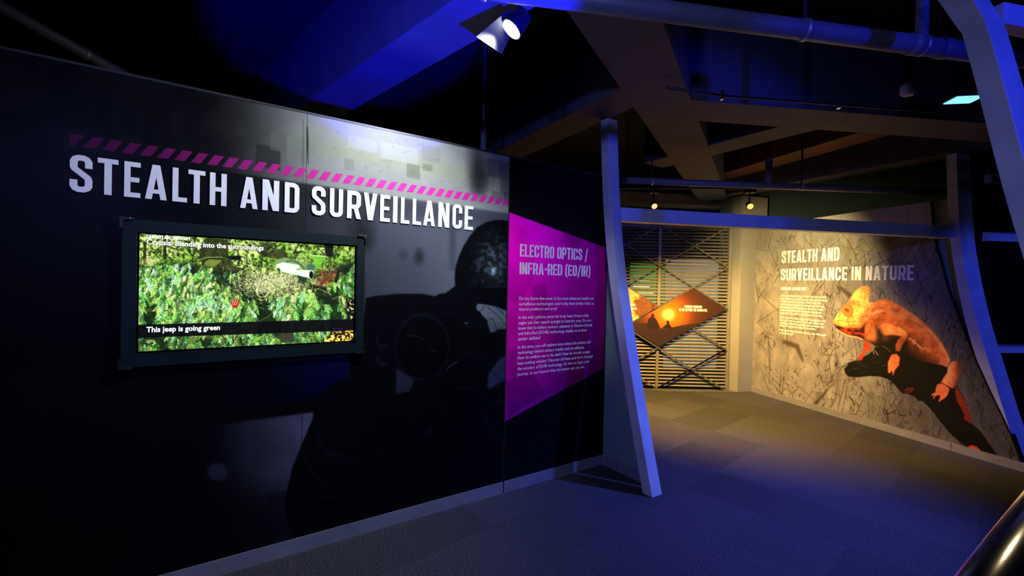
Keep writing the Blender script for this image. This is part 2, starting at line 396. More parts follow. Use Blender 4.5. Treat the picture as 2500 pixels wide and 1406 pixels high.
def bodytext(name, txt, frame, s0, s1, z0, off, m, parent, size=None, bold=0.0):
    """one line of text set between s0 and s1 on a wall; size = x-height scale, else kept in proportion"""
    cu = bpy.data.curves.new('t', 'FONT'); cu.body = txt; cu.size = 1.0; cu.resolution_u = 2; cu.offset = bold; cu.fill_mode = 'FRONT'
    ob = bpy.data.objects.new('t', cu); COL.objects.link(ob)
    me = ob.to_mesh(); V = np.array([v.co[:] for v in me.vertices]); Fc = [tuple(p.vertices) for p in me.polygons]
    ob.to_mesh_clear(); bpy.data.objects.remove(ob); bpy.data.curves.remove(cu)
    x0, x1 = V[:, 0].min(), V[:, 0].max(); k = (s1 - s0) / (x1 - x0)
    kz = size if size else abs(k)
    return mk(name, [frame(s0 + (v[0] - x0) * k, z0 + v[1] * kz, off) for v in V], Fc, m, parent)

# ================================================================== SETTING
def S(o): o['kind'] = 'structure'; return o
def rad(a): return math.radians(a)
def azv(a): return np.array([math.sin(rad(a)), math.cos(rad(a)), 0])

# floor and carpet tiles
floor = S(MB().box((-5, -3, -0.05), (12, 0, 0), (0, 14, 0), (0, 0, 0.043)).build('floor', MT['subfloor']))
ta, tb = azv(49), azv(-41); TS = 0.5; g = 0.0003
tile_me = None; k = 0
for i in range(-12, 20):
    for j in range(-12, 20):
        c = np.array([0.22, 2.1, 0]) + ta * TS * i + tb * TS * j
        if c[1] < 1.0: continue
        px, py = proj(c)
        if px < -150 or px > 2750 or py > 1800: continue
        if c @ W < 3.0 and D - c @ N < -0.30: continue
        if D2 - c @ N2 < -0.30 or c[1] > 6.95 or c[0] < -2.2: continue
        if c @ W >= 3.0 and c[0] < 0.7: continue
        if tile_me is None:
            h = TS / 2 - g
            o = MB().prism([(-h, -h, -0.007), (h, -h, -0.007), (h, h, -0.007), (-h, h, -0.007)], (0, 0, 0.007)).build('carpet_tile', MT['carpet'], floor)
            tile_me = o.data
        else:
            o = bpy.data.objects.new('carpet_tile', tile_me); COL.objects.link(o); o.parent = floor
        o.location = c; o.rotation_euler = (0, 0, rad(90 - 49) + (math.pi / 2) * ((i + j) % 2)); k += 1

# ceiling slab and its concrete beams
ceiling = S(MB().box((-6, -3, 3.5), (13, 0, 0), (0, 14, 0), (0, 0, 0.1)).build('ceiling', MT['slab']))
ZS = 2.9
_bz = [0.0]
def beam(p, az, width, t0, t1, side=1, z0=ZS):
    _bz[0] += 0.0025; z0 = z0 + _bz[0]
    d = azv(az); n = np.array([d[1], -d[0], 0]) * side; p = np.array([p[0], p[1], z0])
    return MB().prism([p + d * t0, p + d * t1, p + d * t1 + n * width, p + d * t0 + n * width], (0, 0, 3.5 - z0)).build('ceiling_beam', MT['concrete'], ceiling, bevel=0.004)
beam((0.236, 2.265), 28.8, 0.41, -2.2, 5.6)
beam((0.712, 3.156), -29.7, 0.33, -0.1, 4.2)
beam((1.295, 3.33), 82.5, 0.383, -0.1, 5.0, -1)
beam((-0.333, 2.235), -45.0, 0.315, -1.0, 3.2)
beam((2.40, 3.60), -33.0, 0.33, 0.15, 1.75)
q0, q1 = atz(1960, 443, ZS), atz(2360, 369, ZS)
beam(q0, math.degrees(math.atan2(*(q1 - q0)[:2])), 0.25, -1.5, 4.0, -1)

# title wall: core, panels, trims
wall_left = S(MB().prism([PL(-4.2, 0, -0.012), PL(2.843, 0, -0.012), PL(2.843, 0, -0.10), PL(-4.2, 0, -0.10)], (0, 0, 2.45)).build('wall_left', MT['core']))
SEAMS = [-3.62, -2.26, -0.90, 0.46, 1.822, 2.845]
panels = []
for a, b in zip(SEAMS, SEAMS[1:]):
    ga = 0.0012 if b < 1.9 else 0.004
    panels.append(MB().prism([PL(a + ga, 0.0, 0), PL(b - 0.0012, 0.0, 0), PL(b - 0.0012, 0.0, -0.012), PL(a + ga, 0.0, -0.012)], (0, 0, 2.45)).build('wall_panel', MT['black'], wall_left))
MB().prism([PL(-4.2, 2.45, 0.004), PL(2.845, 2.45, 0.004), PL(2.845, 2.45, -0.105), PL(-4.2, 2.45, -0.105)], (0, 0, 0.012)).build('top_trim', MT['darkmetal'], wall_left)
MB().prism([PL(1.818, 0.0, 0.003), PL(1.824, 0.0, 0.003), PL(1.824, 0.0, -0.004), PL(1.818, 0.0, -0.004)], (0, 0, 2.45)).build('joint_strip', MT['darkmetal'], wall_left)
MB().prism([PL(2.838, 0.0, 0.003), PL(2.848, 0.0, 0.003), PL(2.848, 0.0, -0.06), PL(2.838, 0.0, -0.06)], (0, 0, 2.45)).build('end_strip', MT['black'], wall_left)
base = S(MB().prism([PL(-4.2, 0, 0.0005), PL(-4.2, 0, 0.008), PL(1.816, 0, 0.008), PL(1.816, 0, 0.0005)], (0, 0, 0.083)).build('baseboard_left', MT['alub']))
MB().prism([PL(1.828, 0, 0.0005), PL(1.828, 0, 0.008), PL(2.842, 0, 0.008), PL(2.842, 0, 0.0005)], (0, 0, 0.083)).build('skirting_length', MT['alub'], base)
def screw(frame, s, z, off, parent, r=0.004):
    c = frame(s, z, off); n = frame(s, z, off + 0.003) - c; a = frame(s + 1, z, off) - c
    ring = [c + r * (a * math.cos(t) + UP * math.sin(t)) for t in np.linspace(0, 2 * math.pi, 8, endpoint=False)]
    return MB().prism(ring, n).build('screw', MT['screw'], parent)
for s_ in (-0.9, -0.35, 0.2, 0.62, 0.9, 1.2, 1.45, 1.755, 1.79, 1.855, 2.3, 2.815):
    screw(PL, s_, 0.045 + 0.012 * math.sin(s_ * 9), 0.008, base)

# mural (printed photograph: a helmeted soldier behind big binoculars, in near-black blue greys)
cv = Canvas(-40, 100, 1250, 1406, 0.62)
X, Y = cv.X, cv.Y
rampx = sstep(430, 1000, X); up_line = 345 + (X - 180) * 0.147           # stripe line
n1 = fbm(X, Y, 160, 3); n2 = fbm(X, Y, 30, 5)
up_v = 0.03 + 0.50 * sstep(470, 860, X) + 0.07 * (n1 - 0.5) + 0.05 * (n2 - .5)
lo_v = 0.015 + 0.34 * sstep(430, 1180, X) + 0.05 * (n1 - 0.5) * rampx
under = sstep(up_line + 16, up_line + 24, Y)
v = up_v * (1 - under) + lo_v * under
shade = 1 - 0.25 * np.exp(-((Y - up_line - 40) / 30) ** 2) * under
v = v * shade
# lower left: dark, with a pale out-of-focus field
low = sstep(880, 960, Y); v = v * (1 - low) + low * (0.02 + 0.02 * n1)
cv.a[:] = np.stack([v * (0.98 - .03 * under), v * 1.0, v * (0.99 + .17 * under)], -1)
band = np.exp(-((Y - up_line + 78 - (X - 700) * .04) / 22) ** 2) * (1 - under) * sstep(560, 700, X)
cv.a *= 1 + band[..., None] * np.array([-.02, .0, -.10])
for (x, y, ww, hh, d) in [(625, 350, 60, 55, -.06), (660, 320, 40, 45, .06), (700, 330, 45, 60, .05), (840, 385, 25, 28, -.05), (993, 398, 32, 34, -.13), (1032, 398, 24, 17, -.13), (1030, 352, 45, 40, -.05),
                          (1190, 385, 55, 45, -.17), (1222, 430, 34, 45, -.03), (1200, 465, 30, 26, -.10), (1230, 467, 26, 32, -.10), (850, 330, 70, 30, .05), (930, 345, 90, 40, .04)]:
    cv.poly([(x, y), (x + ww, y + ww * .2), (x + ww, y + hh + ww * .2), (x, y + hh)], lambda X_, Y_, d=d, cx=x, cy=y: np.clip(cv.sample(np.full(X_.size, cx - 6.), np.full(X_.size, cy - 4.)).reshape(*X_.shape, 3) + d, 0.01, 1), 0.75, 1.2)
for i in range(60):                                                       # scratches and flecks of the print
    x = _rng.uniform(760, 1230); y = _rng.uniform(0, 1) * 90 + 300 + (x - 760) * 0.18
    cv.stroke([(x, y), (x + _rng.normal(0, 9), y + _rng.normal(0, 5))], 0.9, (0.22, 0.24, 0.22), 0.45)
cv.stroke([(750, 310), (751, 350), (752, 400)], [2.0, 3.4, 1.2], (0.02, 0.02, 0.02), 0.95)
cv.stroke([(740, 292), (739, 560)], 1.4, (0.06, 0.07, 0.07), 0.6)
cv.stroke([(1211, 390), (1211, 455)], 1.0, (0.75, 0.77, 0.78), 0.6)
for (x, y, rx, ry, a_) in [(1165, 410, 15, 45, .8), (1180, 425, 18, 22, .5), (1170, 455, 12, 22, .5), (880, 560, 22, 28, .8), (896, 588, 12, 20, .5), (1023, 627, 8, 13, .75), (985, 622, 8, 8, .3), (1105, 590, 5, 60, .45), (600, 545, 40, 22, .6)]:  # soft dark blobs: cast shadows and smudges painted into the ink
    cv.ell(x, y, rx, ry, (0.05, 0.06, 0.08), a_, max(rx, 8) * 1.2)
# pale field lower left
def field(X_, Y_):
    k = sstep(470, 760, X_) * (0.55 + 0.45 * fbm(X_, Y_, 70, 9)) * (1 - 0.8 * sstep(1120, 1270, Y_))
    return np.stack([0.03 + 0.36 * k, 0.03 + 0.36 * k, 0.04 + 0.44 * k], -1)
cv.poly([(330, 1064), (765, 1006), (765, 1330), (300, 1406)], field, 1.0, 3)
cv.poly([(560, 905), (860, 868), (852, 930), (800, 960), (700, 985), (560, 1005)], lambda X_, Y_: np.stack([0.02 + 0 * X_, 0.02 + 0 * X_, 0.06 + 0.16 * sstep(600, 850, X_)], -1), 0.9, 8)
cv.ell(530, 1152, 24, 22, (0.20, 0.20, 0.25), .75, 4)
cv.poly([(650, 1206), (712, 1196), (700, 1235), (652, 1240)], (0.08, 0.08, 0.12), .6, 2)
# soldier
dark = (0.020, 0.022, 0.034)
body = [(893, 728), (917, 722), (972, 717), (1030, 717), (1062, 723), (1073, 717), (1087, 716), (1111, 698), (1110, 676), (1112, 655), (1119, 630), (1131, 601), (1147, 576), (1165, 554), (1187, 542), (1209, 537), (1228, 537), (1250, 541),
        (1250, 1260), (722, 1330), (710, 1292), (698, 1262), (695, 1221), (713, 1143), (740, 1077), (775, 994), (796, 952), (823, 928), (850, 925), (853, 886), (835, 865), (880, 860)]
cv.poly(body, lambda X_, Y_: np.stack([0.018 + 0.02 * fbm(X_, Y_, 40, 2), 0.020 + 0.022 * fbm(X_, Y_, 40, 2), 0.034 + 0.035 * fbm(X_, Y_, 40, 2)], -1), 1, 1.4)
win, m_, sd = cv.polymask([(1116, 695), (1114, 660), (1125, 622), (1150, 580), (1180, 552), (1210, 543), (1250, 545), (1250, 700)], 6)
def helm(X_, Y_):
    k = np.exp(-(((X_ - 1205) / 42) ** 2 + ((Y_ - 645) / 62) ** 2)); n = fbm(X_, Y_, 9, 4)
    r = 0.02 + k * (0.10 + 0.24 * sstep(.42, .7, n)) + 0.30 * np.exp(-(((X_ - 1206) / 11) ** 2 + ((Y_ - 660) / 13) ** 2)) * n * 1.6
    r += 0.14 * np.exp(-((Y_ - (700 + (X_ - 1180) * .02)) / 2.5) ** 2) * sstep(1165, 1190, X_)
    return np.stack([r * .86, r * 1.0, r * 1.12 + .012], -1)
cv._blend(win, m_, helm)
hz = lambda pts: [(840 + a_ / 3.195, 520 + b_ / 3.195) for a_, b_ in pts]
skin = lambda X_, Y_: np.stack([0.30 + .12 * fbm(X_, Y_, 5, 6) - .1 * sstep(770, 812, Y_), 0.33 + .12 * fbm(X_, Y_, 5, 6) - .1 * sstep(770, 812, Y_), 0.38 + .12 * fbm(X_, Y_, 5, 6) - .1 * sstep(770, 812, Y_)], -1)
cv.poly(hz([(1030, 725), (1045, 708), (1085, 712), (1140, 720), (1200, 735), (1262, 762), (1290, 790), (1290, 903), (1200, 908), (1165, 932), (1140, 930), (1122, 870), (1118, 838), (1080, 800), (1060, 770), (1035, 755)]), skin, 1, 1.2)
for ln in ([(1060, 768), (1085, 745), (1088, 722)], [(1120, 735), (1190, 790), (1240, 850), (1270, 890)], [(1190, 738), (1250, 790), (1275, 830)], [(1160, 830), (1180, 880), (1195, 910)], [(1122, 838), (1155, 822), (1162, 830)]):
    cv.stroke(hz(ln), 1.4, (0.06, 0.07, 0.10), .85)
cv.ell(1031, 847, 65, 79, (0.17, 0.18, 0.25), .8, .8, 0, 1.3); cv.ell(1028, 847, 68, 80, (0.12, 0.13, 0.20), .6, .8, 0, 1.0)
cv.ell(1031, 847, 62, 76, (0.028, 0.03, 0.05), .55, 5)
cv.ell(1142, 955, 78, 92, (0.10, 0.11, 0.17), .7, .8, 0, 1.6); cv.ell(1142, 957, 66, 80, (0.06, 0.07, 0.12), .6, 1.5, 0, 2)
cv.stroke(hz([(800, 1225), (835, 1185), (885, 1160)]), 1.6, (.5, .5, .6), .6); cv.stroke(hz([(490, 955), (580, 965), (640, 998)]), 1.2, (.3, .32, .42), .6)
for (x, y, r) in [(310, 980, 58), (310, 1130, 58), (310, 1130, 36)]:
    pts = hz([(x + r * math.cos(t), y + r * math.sin(t)) for t in np.linspace(1.0, 3.6, 12)]); cv.stroke(pts, 1.0, (.36, .38, .46), .65)
cv.stroke(hz([(595, 1010), (600, 1065), (625, 1070)]), .9, (.3, .3, .4), .5); cv.stroke(hz([(665, 1065), (725, 1078)]), 1.2, (.4, .4, .5), .5)
cv.stroke(hz([(940, 862), (965, 858)]), 2, (.45, .47, .55), .7); cv.stroke(hz([(170, 788), (700, 770), (1000, 800)]), .9, (.07, .08, .13), .6)
for x in range(870, 1010, 10): cv.ell(*hz([(x, 1365)])[0], 1.2, 1.2, (.22, .23, .3), .5)
cv.poly([(968, 899), (1012, 927), (1000, 955), (966, 962)], (0.17, 0.18, 0.25), .9, 2)
cv.poly(hz([(1290, 1100), (1220, 1130), (1180, 1180), (1130, 1250), (1115, 1350), (1130, 1375), (1190, 1340), (1290, 1290)]), lambda X_, Y_: np.stack([.10 + .12 * fbm(X_, Y_, 14, 8), .11 + .13 * fbm(X_, Y_, 14, 8), .16 + .22 * fbm(X_, Y_, 14, 8)], -1), 1, 2.5)
for ln, wd in [([(775, 1062), (782, 1085), (800, 1102), (822, 1108)], 9), ([(745, 1118), (760, 1155), (790, 1175)], 8), ([(790, 1110), (830, 1112), (865, 1125)], 5), ([(780, 1215), (830, 1212)], 5), ([(1180, 1010), (1200, 1050), (1235, 1075)], 9), ([(1170, 960), (1195, 985), (1235, 975)], 6)]:
    cv.stroke(ln, wd, (.075, .08, .14), .8, 4)
cv.poly([(1040, 1060), (1052, 1035), (1054, 1062)], (.14, .14, .2), .6, 1)

zr = np.linspace(0.084, 2.449, 430)
def wallgrid(a, b, n, off, rows=zr):
    pa = proj(PL(a, 1.5))[0]; pb = proj(PL(b, 1.5))[0]
    ss = np.array([Ls(x, 690 + (x - 1250) * ROLL)[0] for x in np.linspace(pa, pb, n)]); ss[0], ss[-1] = a, b
    return (N * (D - off))[None, None] + W[None, None] * ss[None, :, None] + UP[None, None] * rows[::-1, None, None]
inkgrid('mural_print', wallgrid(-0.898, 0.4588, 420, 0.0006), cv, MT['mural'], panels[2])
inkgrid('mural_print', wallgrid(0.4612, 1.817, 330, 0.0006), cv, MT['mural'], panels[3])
# hazard stripe above the title: slanted magenta bars
mb = MB(); sL, zL = Ls(172, 345); NB = 36
for i in range(NB):
    s0 = -0.52 + i * (2.345 / NB); zc0, zc1 = 2.094, 2.146; sl = 0.032; wd = 0.040
    a0, a1, a2, a3 = s0, s0 + wd, s0 + wd + sl, s0 + sl
    if i == 0: a0 = a3 = -0.497; a1 = a0 + 0.012
    if a2 > 1.815: a2 = 1.815; a1 = min(a1, 1.815)
    if a3 > 1.815: continue
    mb.add([PL(a0, zc0, .0012), PL(a1, zc0, .0012), PL(a2, zc1, .0012), PL(a3, zc1, .0012)], [(0, 1, 2, 3)])
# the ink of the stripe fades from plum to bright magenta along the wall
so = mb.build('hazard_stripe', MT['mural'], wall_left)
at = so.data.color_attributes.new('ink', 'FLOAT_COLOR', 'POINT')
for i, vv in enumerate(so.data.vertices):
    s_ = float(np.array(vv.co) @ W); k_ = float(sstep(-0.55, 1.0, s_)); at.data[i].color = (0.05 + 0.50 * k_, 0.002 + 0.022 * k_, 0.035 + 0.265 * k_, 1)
# raised title letters, one by one
spans = [('S', 75, 287), ('T', 338, 530), ('E', 588, 740), ('A', 785, 990), ('L', 1042, 1180), ('T', 1190, 1350), ('H', 1393, 1552), ('A', 1680, 1845), ('N', 1888, 2045), ('D', 2097, 2235)]
spans = [(c, 150 + a / 3.846, 150 + b / 3.846) for c, a, b in spans]
spans += [(c, 700 + a / 4.393, 700 + b / 4.393) for c, a, b in [('S', 270, 418), ('U', 465, 605), ('R', 650, 797), ('V', 828, 972), ('E', 1005, 1110), ('I', 1143, 1190), ('L', 1228, 1320), ('L', 1353, 1445), ('A', 1470, 1593), ('N', 1630, 1748), ('C', 1783, 1885), ('E', 1913, 2003)]]
for ch, xa, xb in spans:
    yb = 430 + (xa - 170) * 0.105
    a, b = Ls(xa, yb, .012)[0], Ls(xb, yb, .012)[0]
    wd, ps = glyph(ch, 0.150 if ch != 'I' else 0.155); mb = MB()
    for qi, q in enumerate(ps):
        mb.prism([PL(a + (b - a) * p[0] / wd, 1.893 + 0.163 * p[1], 0.001) for p in q], -N * (0.007 + 0.00015 * qi))
    mb.build('title_letter', MT['white'], wall_left)

# magenta panel
cv2 = Canvas(1225, 370, 1500, 1190, 1.0)
X, Y = cv2.X, cv2.Y
cv2.a[:] = np.stack([0.045 + 0 * X, 0.045 + 0 * X, 0.06 + 0.02 * sstep(700, 1200, Y)], -1) * (0.8 + .4 * fbm(X, Y, 50, 3))[..., None]
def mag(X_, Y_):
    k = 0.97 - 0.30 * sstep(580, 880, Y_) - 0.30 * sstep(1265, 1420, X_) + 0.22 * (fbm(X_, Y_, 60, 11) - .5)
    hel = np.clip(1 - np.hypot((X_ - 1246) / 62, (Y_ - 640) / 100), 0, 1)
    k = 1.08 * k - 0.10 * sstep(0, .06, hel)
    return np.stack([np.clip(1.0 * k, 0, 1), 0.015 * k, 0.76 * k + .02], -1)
quad = [(1240, 517), (1486, 607), (1474, 899), (1230, 1030)]
cv2.poly(quad, mag, 1, 1.2)
for pts, al in [([(1300, 700), (1330, 690), (1345, 760), (1310, 800)], .12), ([(1236, 760), (1262, 775), (1258, 800), (1236, 802)], -.25), ([(1330, 800), (1352, 800), (1320, 900), (1302, 905)], -.2), ([(1240, 860), (1300, 820), (1310, 900), (1250, 930)], .12), ([(1236, 930), (1300, 910), (1330, 960), (1240, 1020)], .18), ([(1390, 520), (1440, 560), (1400, 610), (1370, 590)], .12)]:
    cv2.poly(pts, (0.12, 0.0, 0.14) if al > 0 else (0.72, 0.01, 0.5), abs(al) * 1.6, 4)
for i in range(34):
    y = 682 + i * 4.6; cv2.stroke([(1461 - (4 if i % 5 else 8), y), (1471, y)], 1.1, (.52, .05, .40), .45 * math.sin(math.pi * (i + .5) / 34))
for i in range(22):
    x = 1264 + i * 4.4; cv2.stroke([(x, 950 - i * .35), (x, 936 - i * .35 - (0 if i % 5 else 5))], 1.0, (.6, .05, .45), .45 * (1 - i / 24))
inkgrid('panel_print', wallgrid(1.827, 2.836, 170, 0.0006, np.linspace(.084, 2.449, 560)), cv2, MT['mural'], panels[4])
def at_left(x, y): return Ls(x, y, .0014)
for txt, xa, xb, yt, yb in [('ELECTRO OPTICS /', 1270, 1436, 595, 626), ('INFRA-RED (EO/IR)', 1269, 1442, 640, 669)]:
    (a, zt), (_, zb) = at_left(xa, yt), at_left(xa, yb); b, _ = at_left(xb, yt)
    heading('panel_heading', txt, PL, a, b, zb, zt - zb, .0014, MT['lilacink'], panels[4], .16, True, .07)
# lines of small text: (text, left x, right x, baseline y at left); z from the left end
zz = lambda x, y: (1230 + x * 270 / 949.0, 560 + y * 400 / 1406.0)
for txt, xa, xb, ya in [
    ('Do you know that some of the most advanced stealth and', 132, 770, 605), ('surveillance technologies used today have similar traits as', 130, 772, 652), ('natural predators and prey?', 129, 458, 697),
    ('In the wild, pythons sense the body heat of mice while', 127, 729, 768), ('eagles use their superb eyesight to hunt for prey. Do you', 126, 748, 815), ('know that in military sensors, advances in Electro-Optical', 125, 756, 861),
    ('and Infra-Red (EO/IR) technology enable us to have', 123, 712, 907), ('similar abilities?', 122, 316, 954), ('In this zone, you will explore more about the science and', 121, 743, 1024), ('technology behind military stealth and surveillance.', 120, 690, 1071),
    ('How do soldiers see in the dark? How do aircraft escape', 119, 738, 1117), ('heat-seeking missiles? Discover all these and more through', 118, 763, 1163), ("the wonders of EO/IR technology. It's time to begin your", 117, 733, 1210), ('journey, to see beyond what the human eye can see.', 115, 693, 1257)]:
    x, y = zz(xa, ya); a, z0 = at_left(x, y); x2, _ = zz(xb, ya); b, _ = at_left(x2, y)
    bodytext('text_line', txt, PL, a, b, z0, .0014, MT['lilacink'], panels[4], 0.0345, 0.006)

# ------------------------------------------------------------------ chameleon wall
EDGE_Z = [0.0, 0.08, 0.312, 0.645, 1.025, 1.545, 2.042, 2.10, 2.461]
EDGE_S = [2.44, 2.467, 2.542, 2.687, 2.839, 3.015, 3.143, 3.157, 3.193]
es = lambda z: np.interp(z, EDGE_Z, EDGE_S)
SF = 5.42
zs_ = np.linspace(0, 2.46, 26)
wall_right = S(MB().prism([PR(SF, 0), *[PR(es(z), z) for z in zs_], PR(SF, 2.46)], N2 * 0.05).build('wall_right', MT['core']))
cr = Canvas(1840, 430, 2510, 1160, 1.25)
X, Y = cr.X, cr.Y
n1 = fbm(X, Y, 90, 21); n2 = fbm(X, Y * .45, 14, 23); n3 = fbm(X, Y, 5, 25)
v = 0.52 + 0.22 * (n1 - .5) + 0.20 * (n2 - .5) + .06 * (n3 - .5)
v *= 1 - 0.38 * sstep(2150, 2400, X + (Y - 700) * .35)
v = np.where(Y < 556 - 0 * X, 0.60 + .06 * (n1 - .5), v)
cr.a[:] = np.stack([v, v * .97, v * .93], -1)
r_ = np.random.RandomState(3)
for i in range(420):                                                     # reeds with their shadows
    x = r_.uniform(1845, 2500); y = r_.uniform(600, 1150); L = r_.uniform(30, 130); an = -math.pi / 2 + r_.normal(0, .55); lv = r_.uniform(.50, .74) * (1 - .3 * float(sstep(2150, 2400, x)))
    bx = r_.normal(0, L * .06); p0, p1, p2 = (x, y), (x + math.cos(an) * L / 2 + bx, y + math.sin(an) * L / 2), (x + math.cos(an) * L, y + math.sin(an) * L); wd = r_.uniform(1.2, 4.5)
    cr.stroke([(p[0] + wd * .6, p[1] + 1) for p in (p0, p1, p2)], [wd, wd * .8, .5], (.16, .15, .13), .42, 1.0)
    cr.stroke([p0, p1, p2], [wd, wd * .8, .5], (lv, lv * .97, lv * .90), .40, 1.0)
for i in range(3000):                                                    # dark gaps and broken straw
    x = r_.uniform(1850, 2500); y = r_.uniform(560, 1140); dens_ = sstep(560, 880, y) * .75 + .25
    if r_.rand() > dens_ * (1 - .35 * float(sstep(2150, 2350, x))): continue
    if vnoise(np.array([x]), np.array([y]), 38, 77)[0] < .36: continue
    L = r_.uniform(4, 20) * (0.7 + (x - 1850) / 900) * r_.choice([.6, 1, 1.6]); an = r_.normal(1.3, .6) * r_.choice([-1, 1])
    dk = r_.uniform(.05, .26); wd = r_.uniform(.7, 3.6) * (0.6 + (x - 1850) / 800)
    dx, dy = math.cos(an) * L, math.sin(an) * L; bx = r_.normal(0, L * .12)
    cr.stroke([(x, y), (x + dx / 2 + bx, y + dy / 2), (x + dx, y + dy)], [wd * .5, wd, wd * .2], (dk, dk * .94, dk * .85), r_.uniform(.5, .95), .8)
cr.stroke([(2052, 702), (2075, 722), (2100, 750)], [8, 11, 9], (.24, .21, .17), .8, 3); cr.stroke([(1915, 835), (1945, 845), (1960, 880)], [10, 12, 4], (.22, .19, .15), .8, 3)
cr.stroke([(1980, 995), (2010, 965), (2020, 950)], [8, 6, 3], (.2, .18, .15), .8, 2); cr.ell(2150, 770, 26, 24, (.34, .37, .33), .5, 10)
for x in (1990, 2120, 2250): cr.poly([(x, 1000 - x * .02), (x + 14, 1000 - x * .02), (x + 14, 1016 - x * .02), (x, 1016 - x * .02)], (.3, .28, .25), .4, 1)
A = lambda pts: [(2020 + a / 4.687, 680 + b / 4.687) for a, b in pts]
Bq = lambda pts: [(2200 + a / 4.137, 820 + b / 4.137) for a, b in pts]
blackp = (.035, .03, .03)
# branch and the shaded belly
cr.poly(A([(190, 1035), (225, 1000), (245, 960), (330, 935), (420, 890), (470, 868), (560, 780), (440, 690), (520, 600), (700, 640), (900, 660), (1100, 880), (1366, 1010), (1400, 1150), (1400, 1400), (1040, 1400), (1000, 1350), (930, 1322), (850, 1310), (800, 1250), (740, 1180), (680, 1145), (600, 1120), (480, 1115), (330, 1130), (240, 1120), (205, 1080)]), blackp, 1, 1.2)
cr.poly(Bq([(130, 590), (150, 480), (480, 480), (560, 500), (640, 640), (720, 890), (800, 960), (960, 1190), (1010, 1290), (960, 1330), (640, 1110), (500, 990), (400, 870), (300, 740), (240, 680)]), blackp, 1, 1.2)
for i in range(60):
    x, y = r_.uniform(220, 660), r_.uniform(890, 1090); k_ = r_.uniform(.10, .34)
    if r_.rand() < .6: cr.stroke(A([(x, y), (x + r_.uniform(20, 70), y - r_.uniform(0, 16))]), r_.uniform(.6, 1.6), (k_, k_, k_ * .95), .6)
def scales(X_, Y_, sc):
    """cellular skin relief of the printed lizard"""
    gx, gy = X_ / sc, Y_ / sc; xi, yi = np.floor(gx).astype(int), np.floor(gy).astype(int); f1 = np.full(X_.shape, 9.0); f2 = np.full(X_.shape, 9.0)
    for dx in (-1, 0, 1):
        for dy in (-1, 0, 1):
            cx_, cy_ = xi + dx, yi + dy
            d = np.hypot(cx_ + .15 + .7 * _lat[cx_ & 255, cy_ & 255] - gx, cy_ + .15 + .7 * _lat[(cy_ + 91) & 255, (cx_ + 37) & 255] - gy)
            f2 = np.minimum(f2, np.maximum(f1, d)); f1 = np.minimum(f1, d)
    return 0.30 + 0.85 * sstep(0.02, 0.42, f2 - f1)
def skinf(base, sc=3.2, sh=None):
    base = np.array(base, float)
    def f(X_, Y_):
        k = (0.50 + .9 * fbm(X_, Y_, 16, 31)) * (0.55 + .50 * scales(X_, Y_, sc))
        if sh is not None: k = k * sh(X_, Y_)
        return np.clip(base * 1.28 * k[..., None], .02, 1)
    return f
# far arm, body, near arm
cr.poly(A([(420, 700), (470, 740), (500, 800), (440, 840), (390, 935), (340, 940), (365, 880), (415, 820)]), skinf((.72, .22, .10), 3), 1, 1.2)
cr.stroke(A([(515, 810), (535, 865)]), 2, (.75, .5, .4), .9); cr.stroke(A([(540, 820), (580, 875)]), 2, (.8, .55, .45), .9)
bodyp = A([(480, 272), (540, 272), (600, 252), (660, 242), (720, 255), (790, 290), (870, 335), (950, 385), (1030, 445), (1110, 510), (1180, 580), (1250, 660), (1310, 740), (1355, 820), (1385, 880), (1402, 930), (1385, 990), (1366, 1012), (1290, 990), (1150, 960), (1000, 930), (900, 840), (840, 720), (760, 700), (620, 740), (540, 755), (430, 700), (400, 640), (380, 560), (420, 400)])
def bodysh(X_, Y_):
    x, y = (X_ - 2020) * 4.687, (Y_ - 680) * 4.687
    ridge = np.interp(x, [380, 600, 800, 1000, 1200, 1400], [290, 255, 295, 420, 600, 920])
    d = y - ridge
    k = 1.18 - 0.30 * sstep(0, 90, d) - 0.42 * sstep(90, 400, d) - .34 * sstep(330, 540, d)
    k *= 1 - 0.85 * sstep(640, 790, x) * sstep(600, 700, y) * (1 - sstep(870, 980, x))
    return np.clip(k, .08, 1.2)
cr.poly(bodyp, skinf((.92, .46, .23), 3.3, bodysh), 1, 1.2)
cr.poly(A([(400, 560), (470, 520), (540, 560), (620, 700), (590, 745), (480, 730), (410, 690)]), skinf((.88, .46, .26), 2.6, lambda X_, Y_: 1.05 - .55 * sstep(820, 838, Y_)), .8, 5)
cr.poly(A([(500, 400), (560, 360), (640, 350), (660, 370), (580, 390), (520, 420)]), (.95, .74, .58), .75, 3)
cr.poly(A([(660, 370), (760, 380), (800, 440), (700, 410)]), (.90, .62, .45), .5, 5)
cr.stroke(A([(960, 455), (1030, 490), (1080, 530)]), 3.2, (.95, .72, .58), .7, 2)
for (x, y, r) in [(945, 690, 20), (985, 712, 24), (1010, 735, 18), (990, 745, 14), (1035, 760, 18), (1060, 785, 17), (1085, 800, 14), (1120, 800, 12), (1150, 820, 12), (1175, 832, 10), (1230, 815, 10), (1300, 965, 15), (1325, 975, 11), (1352, 1000, 9)]:
    cr.ell(*A([(x, y)])[0], r / 4.687, r / 4.687 * .8, (.88, .62, .48), .85, .9)
for x, y in zip(np.linspace(590, 1380, 46), np.interp(np.linspace(590, 1380, 46), [590, 660, 720, 870, 1030, 1180, 1310, 1385], [252, 242, 255, 335, 445, 580, 740, 880])):
    p = A([(x, y)])[0]; cr.ell(p[0], p[1] - .4, 1.7, 2.0, (.90, .48, .22), .9, .8)
for k_ in range(9):
    cr.stroke(A([(420 + k_ * 14, 690 - k_ * 6), (470 + k_ * 13, 600 - k_ * 10), (500 + k_ * 12, 520 - k_ * 12)]), .9, (.42, .16, .08), .45)
